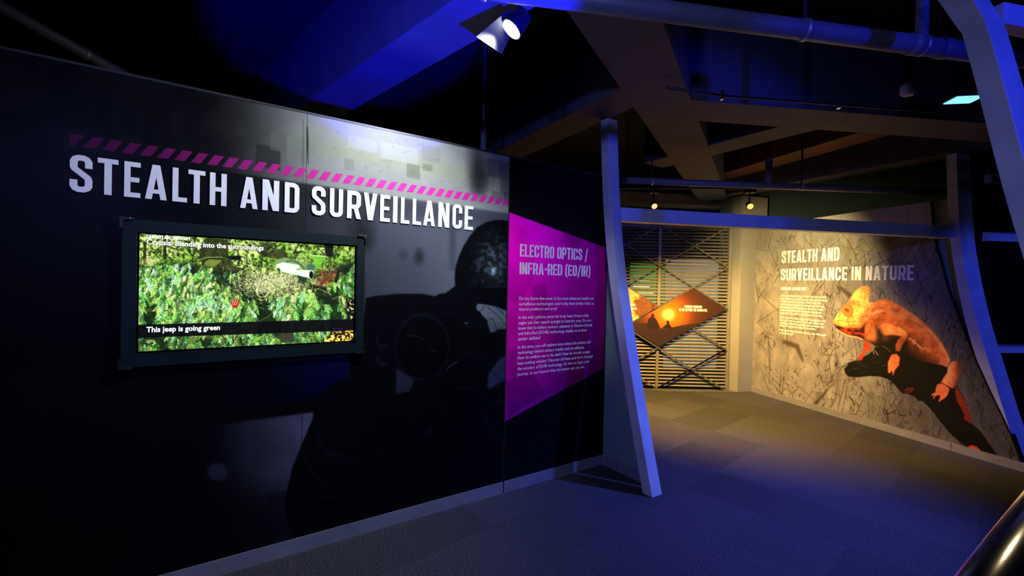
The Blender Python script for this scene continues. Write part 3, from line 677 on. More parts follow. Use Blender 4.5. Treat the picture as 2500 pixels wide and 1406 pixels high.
for k_ in range(40):
    t_ = r_.rand(); x = 520 + 820 * t_; y = np.interp(x, [520, 660, 870, 1030, 1180, 1310, 1385], [300, 270, 370, 480, 610, 770, 900]) + r_.uniform(10, 120)
    cr.ell(*A([(x, y)])[0], r_.uniform(1, 3), r_.uniform(.8, 2), (.98, .72, .52), .30, 1.2)
# near arm
cr.poly(A([(560, 570), (640, 510), (740, 525), (840, 565), (900, 610), (925, 660), (900, 700), (860, 760), (830, 830), (780, 830), (780, 760), (810, 700), (850, 660), (760, 645), (640, 650)]), skinf((.93, .46, .24), 2.6, lambda X_, Y_: 1.1 - .5 * sstep(812, 830, Y_)), 1, 2)
cr.poly(A([(560, 560), (600, 560), (640, 640), (640, 780), (720, 830), (640, 860), (560, 780)]), blackp, .75, 6)
cr.poly(A([(735, 870), (790, 860), (830, 900), (820, 990), (770, 1050), (750, 1110), (740, 1050), (710, 1085), (693, 1075), (692, 960)]), skinf((.95, .38, .18), 2.6), 1, 1.2)
cr.stroke(A([(630, 770), (680, 800), (725, 840)]), 1.6, (.72, .28, .2), .9); cr.stroke(A([(465, 740), (520, 775), (580, 778)]), 1.4, (.75, .32, .22), .8)
# head
headp = A([(65, 490), (100, 430), (150, 365), (195, 310), (245, 265), (265, 215), (300, 165), (350, 115), (400, 88), (445, 80), (475, 95), (485, 130), (478, 190), (470, 250), (490, 300), (500, 370), (480, 430), (440, 480), (430, 510), (380, 560), (300, 570), (200, 560), (110, 540), (75, 520)])
def headsh(X_, Y_):
    x, y = (X_ - 2020) * 4.687, (Y_ - 680) * 4.687
    return 1.14 - .34 * sstep(490, 560, y + (x - 250) * .05) - .22 * sstep(330, 470, x) * sstep(280, 420, y) - .22 * sstep(.5, .7, fbm(X_, Y_, 4, 41))
cr.poly(headp, skinf((1.0, .58, .30), 2.3, headsh), 1, 1.2)
cr.poly(A([(75, 515), (110, 540), (200, 560), (300, 570), (390, 560), (430, 520), (420, 700), (330, 665), (240, 650), (160, 610), (110, 575)]), lambda X_, Y_: np.stack([.20 + .62 * sstep(.45, .7, fbm(X_ * .6, Y_ * 1.5, 5, 44)), .06 + .17 * sstep(.45, .7, fbm(X_ * .6, Y_ * 1.5, 5, 44)), .04 + .06 * n3[0, 0] + 0 * X_], -1), 1, 1.5)
cr.stroke(A([(68, 492), (140, 480), (250, 495), (340, 490), (430, 500)]), 1.3, (.55, .2, .08), .8)
for x, y in zip(np.linspace(105, 400, 30), np.interp(np.linspace(105, 400, 30), [105, 160, 240, 330, 400], [578, 612, 650, 665, 690])):
    p = A([(x, y)])[0]; cr.ell(p[0], p[1] + .8, 1.2, 2.0, (.95, .70, .45), .9, .7)
for x, y in zip([478, 474, 470, 468, 466, 482, 484], [150, 190, 225, 250, 275, 120, 100]):
    cr.ell(*A([(x, y)])[0], 1.3, 1.5, (1, .72, .42), .8, .7)
cr.stroke(A([(265, 225), (300, 175), (350, 125), (400, 98), (445, 90)]), 1.6, (1, .68, .38), .7); cr.stroke(A([(440, 110), (425, 200), (435, 290)]), 1.3, (.75, .3, .12), .7)
ex, ey = A([(236, 365)])[0]
cr.ell(ex, ey, 13.2, 15.5, (.62, .28, .12), .9, 1); cr.ell(ex - .3, ey - .4, 12, 14, (.96, .56, .26), 1, 1); cr.ell(ex, ey, 10, 11.5, (.74, .34, .14), .8, 1, 0, 1.2)
cr.ell(ex - .5, ey - .5, 7.5, 8.5, (.93, .50, .22), 1, 1); cr.ell(ex - 1, ey + .5, 4.4, 5.0, (.62, .25, .12), .9, 1); cr.ell(ex - 5.5, ey - 2.2, 2.0, 2.2, (.06, .03, .02), 1, .7)
cr.ell(*A([(135, 435)])[0], 1.2, 1.0, (.45, .15, .06), .9, .6)
cr.stroke(A([(490, 310), (500, 370), (480, 440), (440, 480)]), 3.0, (.93, .66, .44), .7, 1.5)
# hind leg, foot, tail
cr.poly(Bq([(500, 270), (530, 252), (570, 258), (605, 280), (615, 320), (600, 370), (575, 430), (550, 500), (520, 530), (460, 500), (400, 470), (430, 420), (465, 370), (475, 310)]), skinf((.86, .46, .27), 3.0, lambda X_, Y_: 1.1 - .55 * sstep(2322, 2346, X_) - .25 * sstep(915, 945, Y_)), 1, 1.2)
cr.poly(Bq([(365, 490), (400, 478), (440, 490), (490, 530), (470, 590), (450, 620), (420, 640), (385, 665), (375, 655), (395, 625), (390, 595), (350, 605), (325, 640), (322, 630), (335, 600), (305, 605), (310, 590), (345, 570), (350, 530)]), skinf((.84, .40, .24), 2.4), 1, 1)
cr.stroke(Bq([(400, 470), (450, 500), (500, 535)]), 1.4, (.35, .12, .08), .7)
cr.poly(Bq([(550, 500), (590, 560), (640, 650), (680, 740), (710, 830), (718, 890), (680, 870), (630, 840), (640, 800), (600, 720), (560, 650), (545, 570)]), lambda X_, Y_: np.clip(np.array([.66, .22, .14]) * (0.55 + .55 * (0.5 + .5 * np.sin((Y_ - X_ * .5) * 1.05)) * (1 - .3 * sstep(980, 1030, Y_)))[..., None], .02, 1), 1, 1.5)
cr.poly(Bq([(680, 1115), (710, 1102), (760, 1115), (805, 1155), (800, 1175), (690, 1140)]), (.80, .30, .12), 1, 1.5)
for ln in ([(890, 1280), (935, 1250)], [(920, 1295), (970, 1248)], [(945, 1300), (985, 1262)]): cr.stroke(A(ln), 2.2, (.62, .2, .14), .9)
cr.poly(A([(870, 1300), (930, 1270), (960, 1300), (920, 1320)]), (.3, .08, .06), .8, 2)
for x in (2005, 2215): cr.stroke([(x, 470), (x, 560)], .8, (.35, .33, .3), .5)

pxs = np.linspace(proj(PR(SF, 1.5))[0], proj(PR(2.45, 0))[0], 440)
sraw = np.array([Rs(x, 690 + (x - 1250) * ROLL)[0] for x in pxs]); tt = (sraw - sraw[0]) / (sraw[-1] - sraw[0])
zr2 = np.linspace(0.078, 2.459, 470)[::-1]
ee = es(zr2)
ss = SF + (ee[:, None] - SF) * tt[None, :]
P = (N2 * (D2 - 0.0008))[None, None] + W2[None, None] * ss[..., None] + UP[None, None] * zr2[:, None, None]
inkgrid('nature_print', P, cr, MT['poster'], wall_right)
mbk = MB(); pts = [(es(z), z) for z in np.linspace(.08, 2.46, 24)]
mbk.sweep([[PR(s_, z, .003), PR(s_ - .012, z, .003), PR(s_ - .012, z, -.05), PR(s_, z, -.05)] for s_, z in pts]); mbk.build('panel_edge_strip', MT['black'], wall_right)
def at_right(x, y): return Rs(x, y, .002)
Rq = lambda x, y: (1880 + x / 5.4075, 580 + y / 5.4075)
for txt, xa, xb, yt, yb in [('STEALTH AND', 158, 918, 180, 338), ('SURVEILLANCE IN NATURE', 145, 1900, 412, 565)]:
    x, y = Rq(xa, yt); a, zt = at_right(x, y); zb = at_right(*Rq(xa, yb))[1]; b = at_right(*Rq(xb, yt))[0]
    heading('poster_heading', txt, PR, a, b, zb, zt - zb, .002, MT['whiteink'], wall_right, .165, False, .085)
x, y = Rq(142, 652); a, zt = at_right(x, y); zb = at_right(*Rq(142, 692))[1]; b = at_right(*Rq(486, 700))[0]
heading('poster_subheading', 'PREDATOR VERSUS PREY', PR, a, b, zb, zt - zb, .002, MT['whiteink'], wall_right, .17, False, .06)
Tq = lambda x, y: (1860 + x / 8.786, 680 + y / 8.786)
for txt, xa, xb, ya in [
    ('In the animal kingdom, both predator and prey use their', 405, 1385, 382), ('innate abilities to survive. Some use their natural colours', 398, 1405, 446), ('to blend into their surroundings. Think of how lions', 397, 1275, 505),
    ('sneak up on their prey and how chameleons hide from', 394, 1335, 566), ("their predators. A lion's golden fur allows it to remain", 391, 1315, 628), ('undetected in African savannahs while chameleons', 388, 1275, 690), ('change their skin colour to match their surroundings.', 386, 1307, 751),
    ('Do you know the military uses similar strategies to seek', 383, 1368, 845), ('out or hide from the enemy? That is why soldiers wear', 380, 1328, 903), ('camouflage uniforms! Camouflage gives predators the', 378, 1333, 962), ('element of surprise and helps prey to survive.', 376, 1155, 1020),
    ('In this fight between predator and prey, who will prevail?', 372, 1375, 1115), ('Let the hunt begin!', 370, 678, 1175)]:
    a, z0 = at_right(*Tq(xa, ya)); b, _ = at_right(*Tq(xb, ya + (xb - xa) * .1))
    bodytext('text_line', txt, PR, a, b, z0, .002, MT['whiteink'], wall_right, 0.042, 0.012)
baseR = S(MB().prism([PR(SF, 0, .0005), PR(SF, 0, .010), PR(2.955, 0, .010), PR(2.955, 0, .0005)], (0, 0, 0.078)).build('baseboard_right', MT['alub']))
MB().prism([PR(2.950, 0, .0005), PR(2.950, 0, .010), PR(2.43, 0, .010), PR(2.43, 0, .0005)], (0, 0, 0.078)).build('skirting_length', MT['alub'], baseR)
for s_ in (5.1, 4.72, 4.34, 3.96, 3.55, 3.2, 2.965, 2.94, 2.6, 2.46): screw(PR, s_, 0.045, 0.010, baseR)

# ================================================================== PORTAL FRAME AND COLUMNS
def leg_sections(front, thick, f):
    """front: (z, reach) list of the leg's front edge; f(reach, z, k) gives the point on side k"""
    out = []
    for i, (z, r) in enumerate(front):
        z2, r2 = front[min(i + 1, len(front) - 1)]; z1, r1 = front[max(i - 1, 0)]
        sl = (r2 - r1) / (z2 - z1 + 1e-9); th = thick * math.sqrt(1 + sl * sl)
        out.append([f(r, z, 0), f(r, z, 1), f(r - th, z, 1), f(r - th, z, 0)])
    return out
def dens(pts, n):
    z = np.array([p[0] for p in pts]); r = np.array([p[1] for p in pts]); zz_ = np.linspace(z[0], z[-1], n)
    rr = np.interp(zz_, z, r); k = np.ones(5) / 5; rp = np.pad(rr, 2, mode='edge'); rs = np.convolve(rp, k, 'valid'); rs[0], rs[-1] = rr[0], rr[-1]
    rs[:2] = rr[:2]; rs[-2:] = rr[-2:]
    return list(zip(zz_, rs))
portal = empty('portal_frame', tuple(PL(2.76, 0, .6)))
tag(portal, 'grey steel portal with flared legs and cross beam at the corridor mouth', 'portal frame')
def child(o, parent):
    o.parent = parent; o.matrix_parent_inverse = parent.matrix_world.inverted(); return o
LF = [(0, .637), (.413, .525), (.95, .392), (1.46, .277), (1.786, .215), (2.04, .180), (2.26, .155), (2.54, .133), (2.9, .110)]
child(MB().sweep(leg_sections(dens(LF, 40), .085, lambda r, z, k: PL(2.70 if k == 0 else 2.81, z, r))).build('leg', MT['steel'], bevel=.0025), portal)
inf = [(0.0, 0.02)] + [(z, r - .085 * 1.03 + .01) for z, r in dens([p for p in LF if p[0] <= 2.04], 18)]
poly = [PL(2.842, 0.0, 0.0)] + [PL(2.842, z, max(.0, r)) for z, r in inf[1:]] + [PL(2.842, 2.04, 0.0)]
child(MB().prism(poly, W * .02).build('infill_panel', MT['infill']), portal)
child(MB().prism([PL(2.841, 0, .008), PL(2.841, 0, .545), PL(2.833, 0, .545), PL(2.833, 0, .008)], (0, 0, .083)).build('skirting', MT['alub']), portal)
# right leg, in the plane of the chameleon wall
RF = [(0, 2.44), (.2, 2.497), (.43, 2.567), (.8, 2.665), (1.25, 2.79), (1.7, 2.88), (2.05, 2.934), (2.39, 2.962), (2.9, 2.985)]
child(MB().sweep(leg_sections([(z, -s_) for z, s_ in dens(RF, 40)], .085, lambda r, z, k: PR(-r, z, .0 if k == 0 else -.205))).build('leg', MT['steel'], bevel=.0025), portal)
rz = np.linspace(0.02, 2.46, 22); rf = lambda z: np.interp(z, [p[0] for p in RF], [p[1] for p in RF])
poly = [PR(rf(z) + .06, z, -.022) for z in rz] + [PR(max(es(z) + .02, rf(z) + .065), z, -.022) for z in rz[::-1]]
child(MB().prism(poly, N2 * .02).build('infill_panel', MT['infill']), portal)
b0 = PL(2.80, 2.07, .13); b1 = PR(2.985, 2.07, 0.0); bd = (b1 - b0) / np.linalg.norm(b1 - b0); bn = np.array([-bd[1], bd[0], 0])
child(MB().prism([b0, b1, b1 + bn * .10, b0 + bn * .10], (0, 0, .112)).build('cross_beam', MT['steel'], bevel=.003), portal)
# near column of the next frame
NP = 2.231
col = empty('steel_column', tuple(N2 * NP + W2 * .5))
tag(col, 'kinked grey steel column leaning across the right edge, nearest the camera', 'column')
NF = [(0, .50), (.5, .64), (1.0, .78), (1.5, .915), (2.01, 1.0375), (2.273, 1.088), (2.584, 1.158)]
fN = lambda r, z, k: N2 * (NP + (0 if k == 0 else .12)) + W2 * (-r) + UP * z
child(MB().sweep(leg_sections([(z, -s_) for z, s_ in dens(NF, 30)], .076, fN)).build('shaft', MT['steel'], bevel=.003), col)
child(MB().sweep([[fN(-1.158, 2.584, 0), fN(-1.158, 2.584, 1), fN(-1.237, 2.578, 1), fN(-1.237, 2.578, 0)], [fN(-1.29, 2.93, 0), fN(-1.29, 2.93, 1), fN(-1.385, 2.90, 1), fN(-1.385, 2.90, 0)]]).build('upper_arm', MT['steel'], bevel=.003), col)
rr0 = fN(-1.165, 2.60, 1); rd = azv(78)
child(MB().prism([rr0, rr0 + rd * 1.6, rr0 + rd * 1.6 + (0, 0, .085), rr0 + (0, 0, .085)], np.array([-rd[1], rd[0], 0]) * .06).build('side_rail', MT['steel'], bevel=.002), col)

# night window beyond the portal
wp0 = PR(2.80, 0, -.21); wd_ = azv(84); wn = np.array([-wd_[1], wd_[0], 0]); WL = 2.6
win1 = S(MB().box(wp0 + wn * .10 + UP * .02, wd_ * WL, UP * 2.6, wn * .012).build('window_1', MT['glass']))
for z0, hh in [(0.0, .07), (.965, .075), (2.04, .085), (2.60, .08)]:
    a = wp0 + wd_ * (0.0 if z0 > 1 else -.2 + .18 * z0) + UP * z0 + wn * .03
    MB().prism([a, a + wd_ * WL, a + wd_ * WL + UP * hh, a + UP * hh], wn * .06).build('mullion', MT['steel'], win1, bevel=.002)
    MB().prism([a - wn * .006 + UP * (hh - .012), a + wd_ * WL - wn * .006 + UP * (hh - .012), a + wd_ * WL - wn * .006 + UP * hh, a - wn * .006 + UP * hh], wn * .006).build('mullion_lip', MT['alu'], win1)
a = wp0 + wd_ * .30 + UP * 2.68 + wn * .05
MB().box(a - wd_ * .3, wd_ * .42, UP * .8, wn * .02).build('upper_pane', MT['tealwall'], win1)
MB().box(a + wd_ * .125, wd_ * 1.6, UP * .8, wn * .02).build('upper_pane', MT['tealwall'], win1)

# ================================================================== FAR END: pillar, louvre screen, back wall
pillar = MB().prism([(3.288, 6.80, 0), (3.353, 6.637, 0), (3.80, 6.765, 0), (3.80, 7.2, 0), (3.288, 7.2, 0)], (0, 0, 2.9)).build('pillar', MT['beige'], bevel=.004)
tag(pillar, 'smooth beige pillar between the louvre screen and the chameleon wall', 'pillar')
wall_back = S(MB().box((-1.5, 9.4, 0), (8, 0, 0), (0, .1, 0), (0, 0, 3.5)).build('wall_back', MT['slab']))
wall_far = S(MB().box((3.80, 7.0, 0), (3.0, 0, 0), (0, .1, 0), (0, 0, 3.5)).build('wall_far', MT['tealwall']))
louvre = empty('louvre_screen', (2.2, LY, 0))
tag(louvre, 'floor-to-head slatted louvre screen with diagonal bars at the corridor end', 'screen')
X0, DX, DZ = 2.205, .507, .3055
slat_me = None
for bx0, bx1 in ((1.13, 2.185), (2.228, 3.24)):
    mb_ = MB(); h = bx1 - bx0; ca, sa = math.cos(rad(38)), math.sin(rad(38)); dd, th = .046, .004
    sec = lambda x: [np.array((x, -dd / 2 * ca - th / 2 * sa, -dd / 2 * sa + th / 2 * ca)), np.array((x, dd / 2 * ca - th / 2 * sa, dd / 2 * sa + th / 2 * ca)), np.array((x, dd / 2 * ca + th / 2 * sa, dd / 2 * sa - th / 2 * ca)), np.array((x, -dd / 2 * ca + th / 2 * sa, -dd / 2 * sa - th / 2 * ca))]
    mb_.sweep([sec(0), sec(h)]); me = None
    for i in range(48):
        if me is None: o = mb_.build('slat', MT['slat']); me = o.data
        else: o = bpy.data.objects.new('slat', me); COL.objects.link(o)
        o.parent = louvre; o.location = (bx0 - 2.2, 0, .055 + i * .05)
def lpart(mb_, name, m): return child(mb_.build(name, m), louvre)
for x0, x1 in ((1.095, 1.128), (2.187, 2.226), (3.242, 3.283)): lpart(MB().box((x0, LY - .03, 0), (x1 - x0, 0, 0), (0, .07, 0), (0, 0, 2.47)), 'post', MT['slat'])
lpart(MB().box((1.095, LY - .03, 2.43), (2.19, 0, 0), (0, .07, 0), (0, 0, .04)), 'head_rail', MT['bar'])
def dbar(i0, k0, i1, k1, y=.042):
    p = PV(X0 + DX * i0, .01 + DZ * k0, y); q = PV(X0 + DX * i1, .01 + DZ * k1, y); d = (q - p) / np.linalg.norm(q - p); n = np.array([-d[2], 0, d[0]]) * .009
    lpart(MB().prism([p - n, q - n, q + n, p + n], (0, -.016 if k1 > k0 else -.022, 0)), 'diagonal_bar', MT['bar'])
# lattice: i columns -2..2, k rows 0..8; nodes where i+k is even
for i, k in [(-2, 0), (-2, 2), (-2, 4), (-2, 6), (0, 0), (-1, -1)]:
    n = min(2 - i, 8 - k)
    if k < 0: i, k, n = i + 1, k + 1, n - 1
    if n > 0 and (i, k) != (0, 0) or (i, k) == (0, 0) : dbar(i, k, i + n, k + n)
for i, k in [(-2, 2), (-2, 4), (-2, 6), (-2, 8), (0, 8)]:
    n = min(2 - i, k); dbar(i, k, i + n, k - n)
# picture panels in the lattice
def node(i, k): return (X0 + DX * i, .01 + DZ * k)
def ppanel(nodes, canvas, label, rows, mname):
    q = [PV(x, z, .072) for x, z in nodes]                # left, top, right, bottom
    c = sum(q) / 4; q = [c + (p - c) * .965 for p in q]
    r = np.linspace(0, 1, rows); e1, e2 = q[1] - q[0], q[3] - q[0]
    Pm = q[0] + e1 * r[None, :, None] + e2 * np.linspace(0, 1, rows // 2)[:, None, None]
    pn = lpart(MB().prism(q, (0, .006, 0)), 'picture_panel', MT['black'])
    pn['label'] = label
    inkg = inkgrid('picture_print', Pm - np.array([0, .0008, 0]), canvas, MT['poster'], None); child(inkg, pn) if False else None
    inkg.parent = pn
    inkg.matrix_parent_inverse = (Matrix.Translation(louvre.location)).inverted() @ Matrix.Identity(4)
    inkg.matrix_parent_inverse = pn.matrix_world.inverted()
    return pn
cs = Canvas(1520, 690, 1790, 860, 2.0); X, Y = cs.X, cs.Y
sun = np.hypot(X - 1632, (Y - 768) * 1.05); k = np.exp(-(sun / 33) ** 1.15)
c0 = np.array([.20, .12, .10])[None, None] * np.ones(X.shape + (1,)); c0 = c0 * (1 - sstep(-.05, .5, k)[..., None]) + np.array([.93, .42, .10]) * sstep(-.05, .5, k)[..., None]
c0 = c0 * (1 - sstep(.5, .95, k)[..., None]) + np.array([1., .93, .62]) * sstep(.5, .95, k)[..., None]
cs.a[:] = c0
Sq = lambda pts: [(1500 + a / 5.4075, 740 + b / 5.4075) for a, b in pts]
hill = Sq([(100, 290), (240, 265), (440, 262), (590, 330), (650, 335), (760, 320), (900, 290), (1060, 268), (1200, 260), (1400, 320), (1300, 700), (100, 700)])
cs.poly(hill, (.19, .135, .125), 1, 1.5)
cs.poly(Sq([(440, 262), (440, 215), (465, 190), (490, 175), (485, 150), (505, 138), (528, 150), (528, 185), (555, 215), (580, 260), (605, 330), (560, 345), (440, 330)]), (.15, .10, .09), 1, .8)
cs.poly(Sq([(620, 335), (660, 300), (690, 275), (685, 235), (700, 228), (722, 238), (725, 268), (745, 300), (765, 330)]), (.15, .10, .09), 1, .8)
pp = ppanel([node(-1, 3) if False else node(-1, 3), node(1, 5), node(2, 4), node(0, 2)], cs, 'sunset picture panel with two silhouettes', 150, 'sunset')
for txt, xa, xb, yt, yb in [('MODERN SENSORS', 927, 1157, 28, 62), ('TO SEE BEYOND THE NAKED EYE.', 850, 1228, 70, 104)]:
    sx = lambda x, y: Lv(1500 + x / 5.4075, 740 + y / 5.4075, .0745)
    a, zt = sx(xa, yt); b, _ = sx(xb, yt); _, zb = sx(xa, yb)
    t_ = heading('picture_caption', txt, PV, a, b, zb, zt - zb, .0745, MT['whiteink'], None, .17, False, .07); t_.parent = pp; t_.matrix_parent_inverse = pp.matrix_world.inverted()
ct = Canvas(1430, 680, 1640, 810, 2.0); X, Y = ct.X, ct.Y
ct.a[:] = np.array([.86, .66, .36])[None, None] * (0.92 + .2 * fbm(X, Y * 3, 20, 51))[..., None]
nf = fbm(X, Y, 5, 53); crown = sstep(.30, .55, nf + .25 - np.clip(np.hypot((X - 1580) / 34, (Y - 748) / 32) - .75, 0, 2) * 1.2)
ct.a = ct.a * (1 - crown[..., None] * .85) + np.array([.34, .20, .09]) * (0.6 + .9 * fbm(X, Y, 3, 55))[..., None] * crown[..., None] * .85
ct.poly([(1592, 740), (1597, 740), (1597, 760), (1592, 762)], (.3, .1, .08), .6, 1)
pt = ppanel([node(-2, 4), node(-1, 5), node(0, 4), node(-1, 3)], ct, 'pale picture panel with a bushy tree', 100, 'tree')
for txt, xa, xb, yt, yb in [('VERSUS', 1529, 1551.5, 741.5, 747), ('ENEMIES.', 1524, 1556.5, 750, 755.5)]:
    a, zt = Lv(xa, yt, .0745); b, _ = Lv(xb, yt, .0745); _, zb = Lv(xa, yb, .0745)
    t_ = heading('picture_caption', txt, PV, a, b, zb, zt - zb, .0745, MT['whiteink'], None, .18, False, .06); t_.parent = pt; t_.matrix_parent_inverse = pt.matrix_world.inverted()
plate = MB().prism([(1.95, 6.715, 0.001), (3.27, 6.715, 0.001), (3.32, 6.60, 0.001), (2.32, 6.57, 0.001)], (0, 0, .012)).build('threshold_plate', MT['bar'])
tag(plate, 'flat dark threshold plate on the carpet before the louvre screen', 'floor plate')
# lit exhibits glimpsed through the louvre
ex = MB().box((2.15, 8.2, 0.9), (.62, 0, 0), (0, .04, 0), (0, 0, 1.05)).build('exhibit_board', mat('green_lightbox', (.05, .2, .05), .5, emit=(.08, .42, .08), estr=.55, noise=.4, nscale=3))
tag(ex, 'green lit exhibit board glimpsed behind the louvre screen', 'display board')
for i in range(7): MB().box((2.20, 8.196, 1.72 - i * .105), (.30 if i % 3 else .38, 0, 0), (0, .003, 0), (0, 0, .028)).build('caption_bar', mat('lit_caption', (.8, .8, .7), .5, emit=(1, .95, .75), estr=.9), ex)
MB().box((2.40, 8.24, 0), (.06, 0, 0), (0, .04, 0), (0, 0, .9)).build('stand', MT['darkmetal'], ex)
ex2 = MB().box((2.86, 8.4, 0.02), (.98, 0, 0), (0, .04, 0), (0, 0, 2.05)).build('exhibit_screen', mat('speckled_screen', (.5, .5, .5), .5, noise=.9, nscale=60, emit=(.62, .60, .52), estr=.34))
tag(ex2, 'pale speckled exhibit screen behind the right louvre bay', 'display screen')

# ================================================================== DISPLAY MONITOR
OF = .03
def PM(s, z, off=0.0): return PL(s, z, off)
mon = empty('display_monitor', tuple(PL(.24, 1.10, 0)))
tag(mon, 'wide flat video display in a dark frame showing fir branches over a jeep', 'display')
fs0, fz1 = Ls(298, 533, OF); fs1, _ = Ls(892, 576, OF); _, fz0 = Ls(298, 899, OF)
ds0, dz1 = Ls(341, 570, .010); ds1, _ = Ls(866.5, 601, .010); _, dz0 = Ls(341, 858, .010)
BX = .008
def ring(o, i, off0, off1):
    mb_ = MB(); (a0, b0_, a1, b1_), (c0_, d0_, c1_, d1_) = o, i
    for q in ([(a0, b0_), (a1, b0_), (c1_, d0_), (c0_, d0_)], [(a1, b0_), (a1, b1_), (c1_, d1_), (c1_, d0_)], [(a1, b1_), (a0, b1_), (c0_, d1_), (c1_, d1_)], [(a0, b1_), (a0, b0_), (c0_, d0_), (c0_, d1_)]):
        mb_.prism([PL(s_, z, off1) for s_, z in q], N * (off1 - off0))
    return mb_
child(ring((fs0, fz0, fs1, fz1), (ds0 - BX, dz0 - BX - .004, ds1 + BX, dz1 + BX), .001, OF).build('frame', MT['frame'], bevel=.0015), mon)
child(ring((ds0 - BX - .0035, dz0 - BX - .0075, ds1 + BX + .002, dz1 + BX + .002), (ds0 - BX, dz0 - BX - .004, ds1 + BX, dz1 + BX), OF, OF + .001).build('inner_lip', MT['bracket']), mon)
child(MB().prism([PL(ds0 - BX, dz0 - BX - .004, .008), PL(ds1 + BX, dz0 - BX - .004, .008), PL(ds1 + BX, dz1 + BX, .008), PL(ds0 - BX, dz1 + BX, .008)], N * .006).build('panel_glass', MT['tvglass']), mon)
for cx_, cz_, sx, sz in ((fs0, fz1, 1, -1), (fs1, fz1, -1, -1), (fs1, fz0, -1, 1), (fs0, fz0, 1, 1)):
    mb_ = MB(); o_ = lambda a, b: PL(cx_ + sx * a, cz_ + sz * b, OF - .004)
    for q in ([(-.008, -.008), (.044, -.008), (.044, .003), (-.008, .003)], [(-.008, .003), (.003, .003), (.003, .044), (-.008, .044)], [(.003, .003), (.014, .003), (.003, .014)]):
        mb_.prism([o_(*p) for p in q], -N * .014)
    child(mb_.build('corner_bracket', MT['bracket'], bevel=.001), mon)
    c = o_(.03, -.0025) - N * .014; child(MB().prism([c + .003 * (W * math.cos(t) + UP * math.sin(t)) for t in np.linspace(0, 6.283, 8, endpoint=False)], -N * .002).build('screw', MT['screw']), mon)
# the picture on the display
ctv = Canvas(334, 560, 874, 866, 1.9); X, Y = ctv.X, ctv.Y
rv = np.random.RandomState(11)
nA, nB, nC = fbm(X, Y, 26, 61), fbm(X, Y, 7, 63), fbm(X, Y, 3.2, 65)
leaf = sstep(.30, .66, nB * .55 + nC * .45); warm = sstep(.42, .65, nA)
dk = np.array([.16, .23, .07]); lg = np.array([.58, .74, .34]); lw = np.array([.94, .93, .70])
ctv.a[:] = dk * (1 - leaf[..., None]) + (lg * (1 - warm[..., None] * .6) + lw * warm[..., None] * .6) * leaf[..., None]
Q = lambda pts: [(330 + a / 8.62, 560 + b / 8.62) for a, b in pts]
R2 = lambda pts: [(600 + a / 8.786, 580 + b / 8.786) for a, b in pts]
bark = lambda lo, hi: (lambda X_, Y_: np.stack([lo + (hi - lo) * fbm(X_ * 3, Y_, 9, 67), lo * 1.15 + (hi - lo) * 1.1 * fbm(X_ * 3, Y_, 9, 67), lo * .5 + (hi - lo) * .5 * fbm(X_ * 3, Y_, 9, 67)], -1))
ctv.poly(Q([(170, 260), (235, 270), (235, 720), (170, 740)]), bark(.05, .22), .85, 1.2); ctv.poly(Q([(590, 120), (650, 125), (660, 640), (590, 630)]), bark(.06, .30), .95, 1)
ctv.poly(Q([(1480, 170), (1940, 210), (1960, 560), (1340, 620), (1360, 420)]), bark(.10, .34), .92, 1.5)
ctv.poly(R2([(1680, 130), (1890, 150), (1870, 420), (1720, 400)]), bark(.02, .14), .95, 1.5); ctv.poly(R2([(300, 90), (540, 110), (460, 420), (300, 420)]), bark(.04, .2), .7, 4)
for ln in ([(1040, 360), (1130, 470), (1215, 560), (1205, 690)], [(650, 340), (820, 410), (1040, 440)], [(360, 470), (440, 540), (510, 610)], [(1220, 380), (1230, 560)]): ctv.stroke(Q(ln), 2.0, (.08, .08, .04), .9)
ctv.ell(*Q([(330, 670)])[0], 16, 8, (.92, .86, .70), .6, 6); ctv.ell(*Q([(860, 780)])[0], 20, 8, (.80, .66, .40), .7, 6)
# kit on the bonnet
ctv.poly(Q([(1350, 640), (1450, 600), (1640, 585), (1820, 600), (2020, 630), (2060, 760), (2200, 800), (2240, 900), (2080, 940), (1850, 880), (1600, 830), (1420, 740)]), bark(.10, .42), 1, 1.2)
ctv.poly(Q([(1450, 700), (1560, 630), (1840, 650), (1700, 760), (1600, 830), (1470, 760)]), (.50, .56, .28), .9, 2); ctv.stroke(Q([(1420, 730), (1480, 640), (1620, 600), (1800, 610), (1860, 660)]), 2.2, (.09, .11, .06), .95); ctv.stroke(Q([(1345, 640), (1500, 590), (1760, 585)]), 1.4, (.75, .82, .62), .8)
ctv.poly(Q([(1890, 580), (2080, 550), (2240, 560), (2220, 640), (2030, 640)]), (.05, .07, .05), 1, 1.5)
ctv.poly(R2([(470, 300), (640, 240), (800, 260), (890, 340), (900, 430), (640, 460), (470, 420)]), bark(.10, .45), 1, 2)
ctv.poly(R2([(640, 470), (840, 430), (1200, 520), (1400, 540), (1500, 640), (1480, 780), (1300, 700), (1100, 640), (640, 580)]), (.50, .60, .42), 1, 1.5)
ctv.poly(R2([(660, 580), (800, 530), (1130, 590), (1170, 650), (1060, 690), (660, 640)]), (.93, .97, .88), 1, 1.2)
ctv.stroke(R2([(870, 520), (980, 490), (1120, 540), (1200, 600), (1260, 680)]), 2.0, (.14, .20, .14), .9); ctv.ell(*R2([(1390, 640)])[0], 10, 9.5, (.32, .46, .36), 1, 1)
ctv.poly(R2([(700, 630), (1060, 690), (1440, 705), (1440, 880), (1330, 880), (1050, 800), (760, 720)]), lambda X_, Y_: (np.array([.80, .92, .80])[None, None] * (1.05 - .85 * sstep(666, 680, Y_ - (X_ - 690) * .085 + 0))[..., None] + .06).clip(0, 1), 1, 1)
ctv.ell(*R2([(1400, 800)])[0], 6.4, 11.3, (.85, .90, .86), 1, .8); ctv.ell(*R2([(1405, 800)])[0], 5.0, 9.4, (.08, .08, .07), 1, .8)
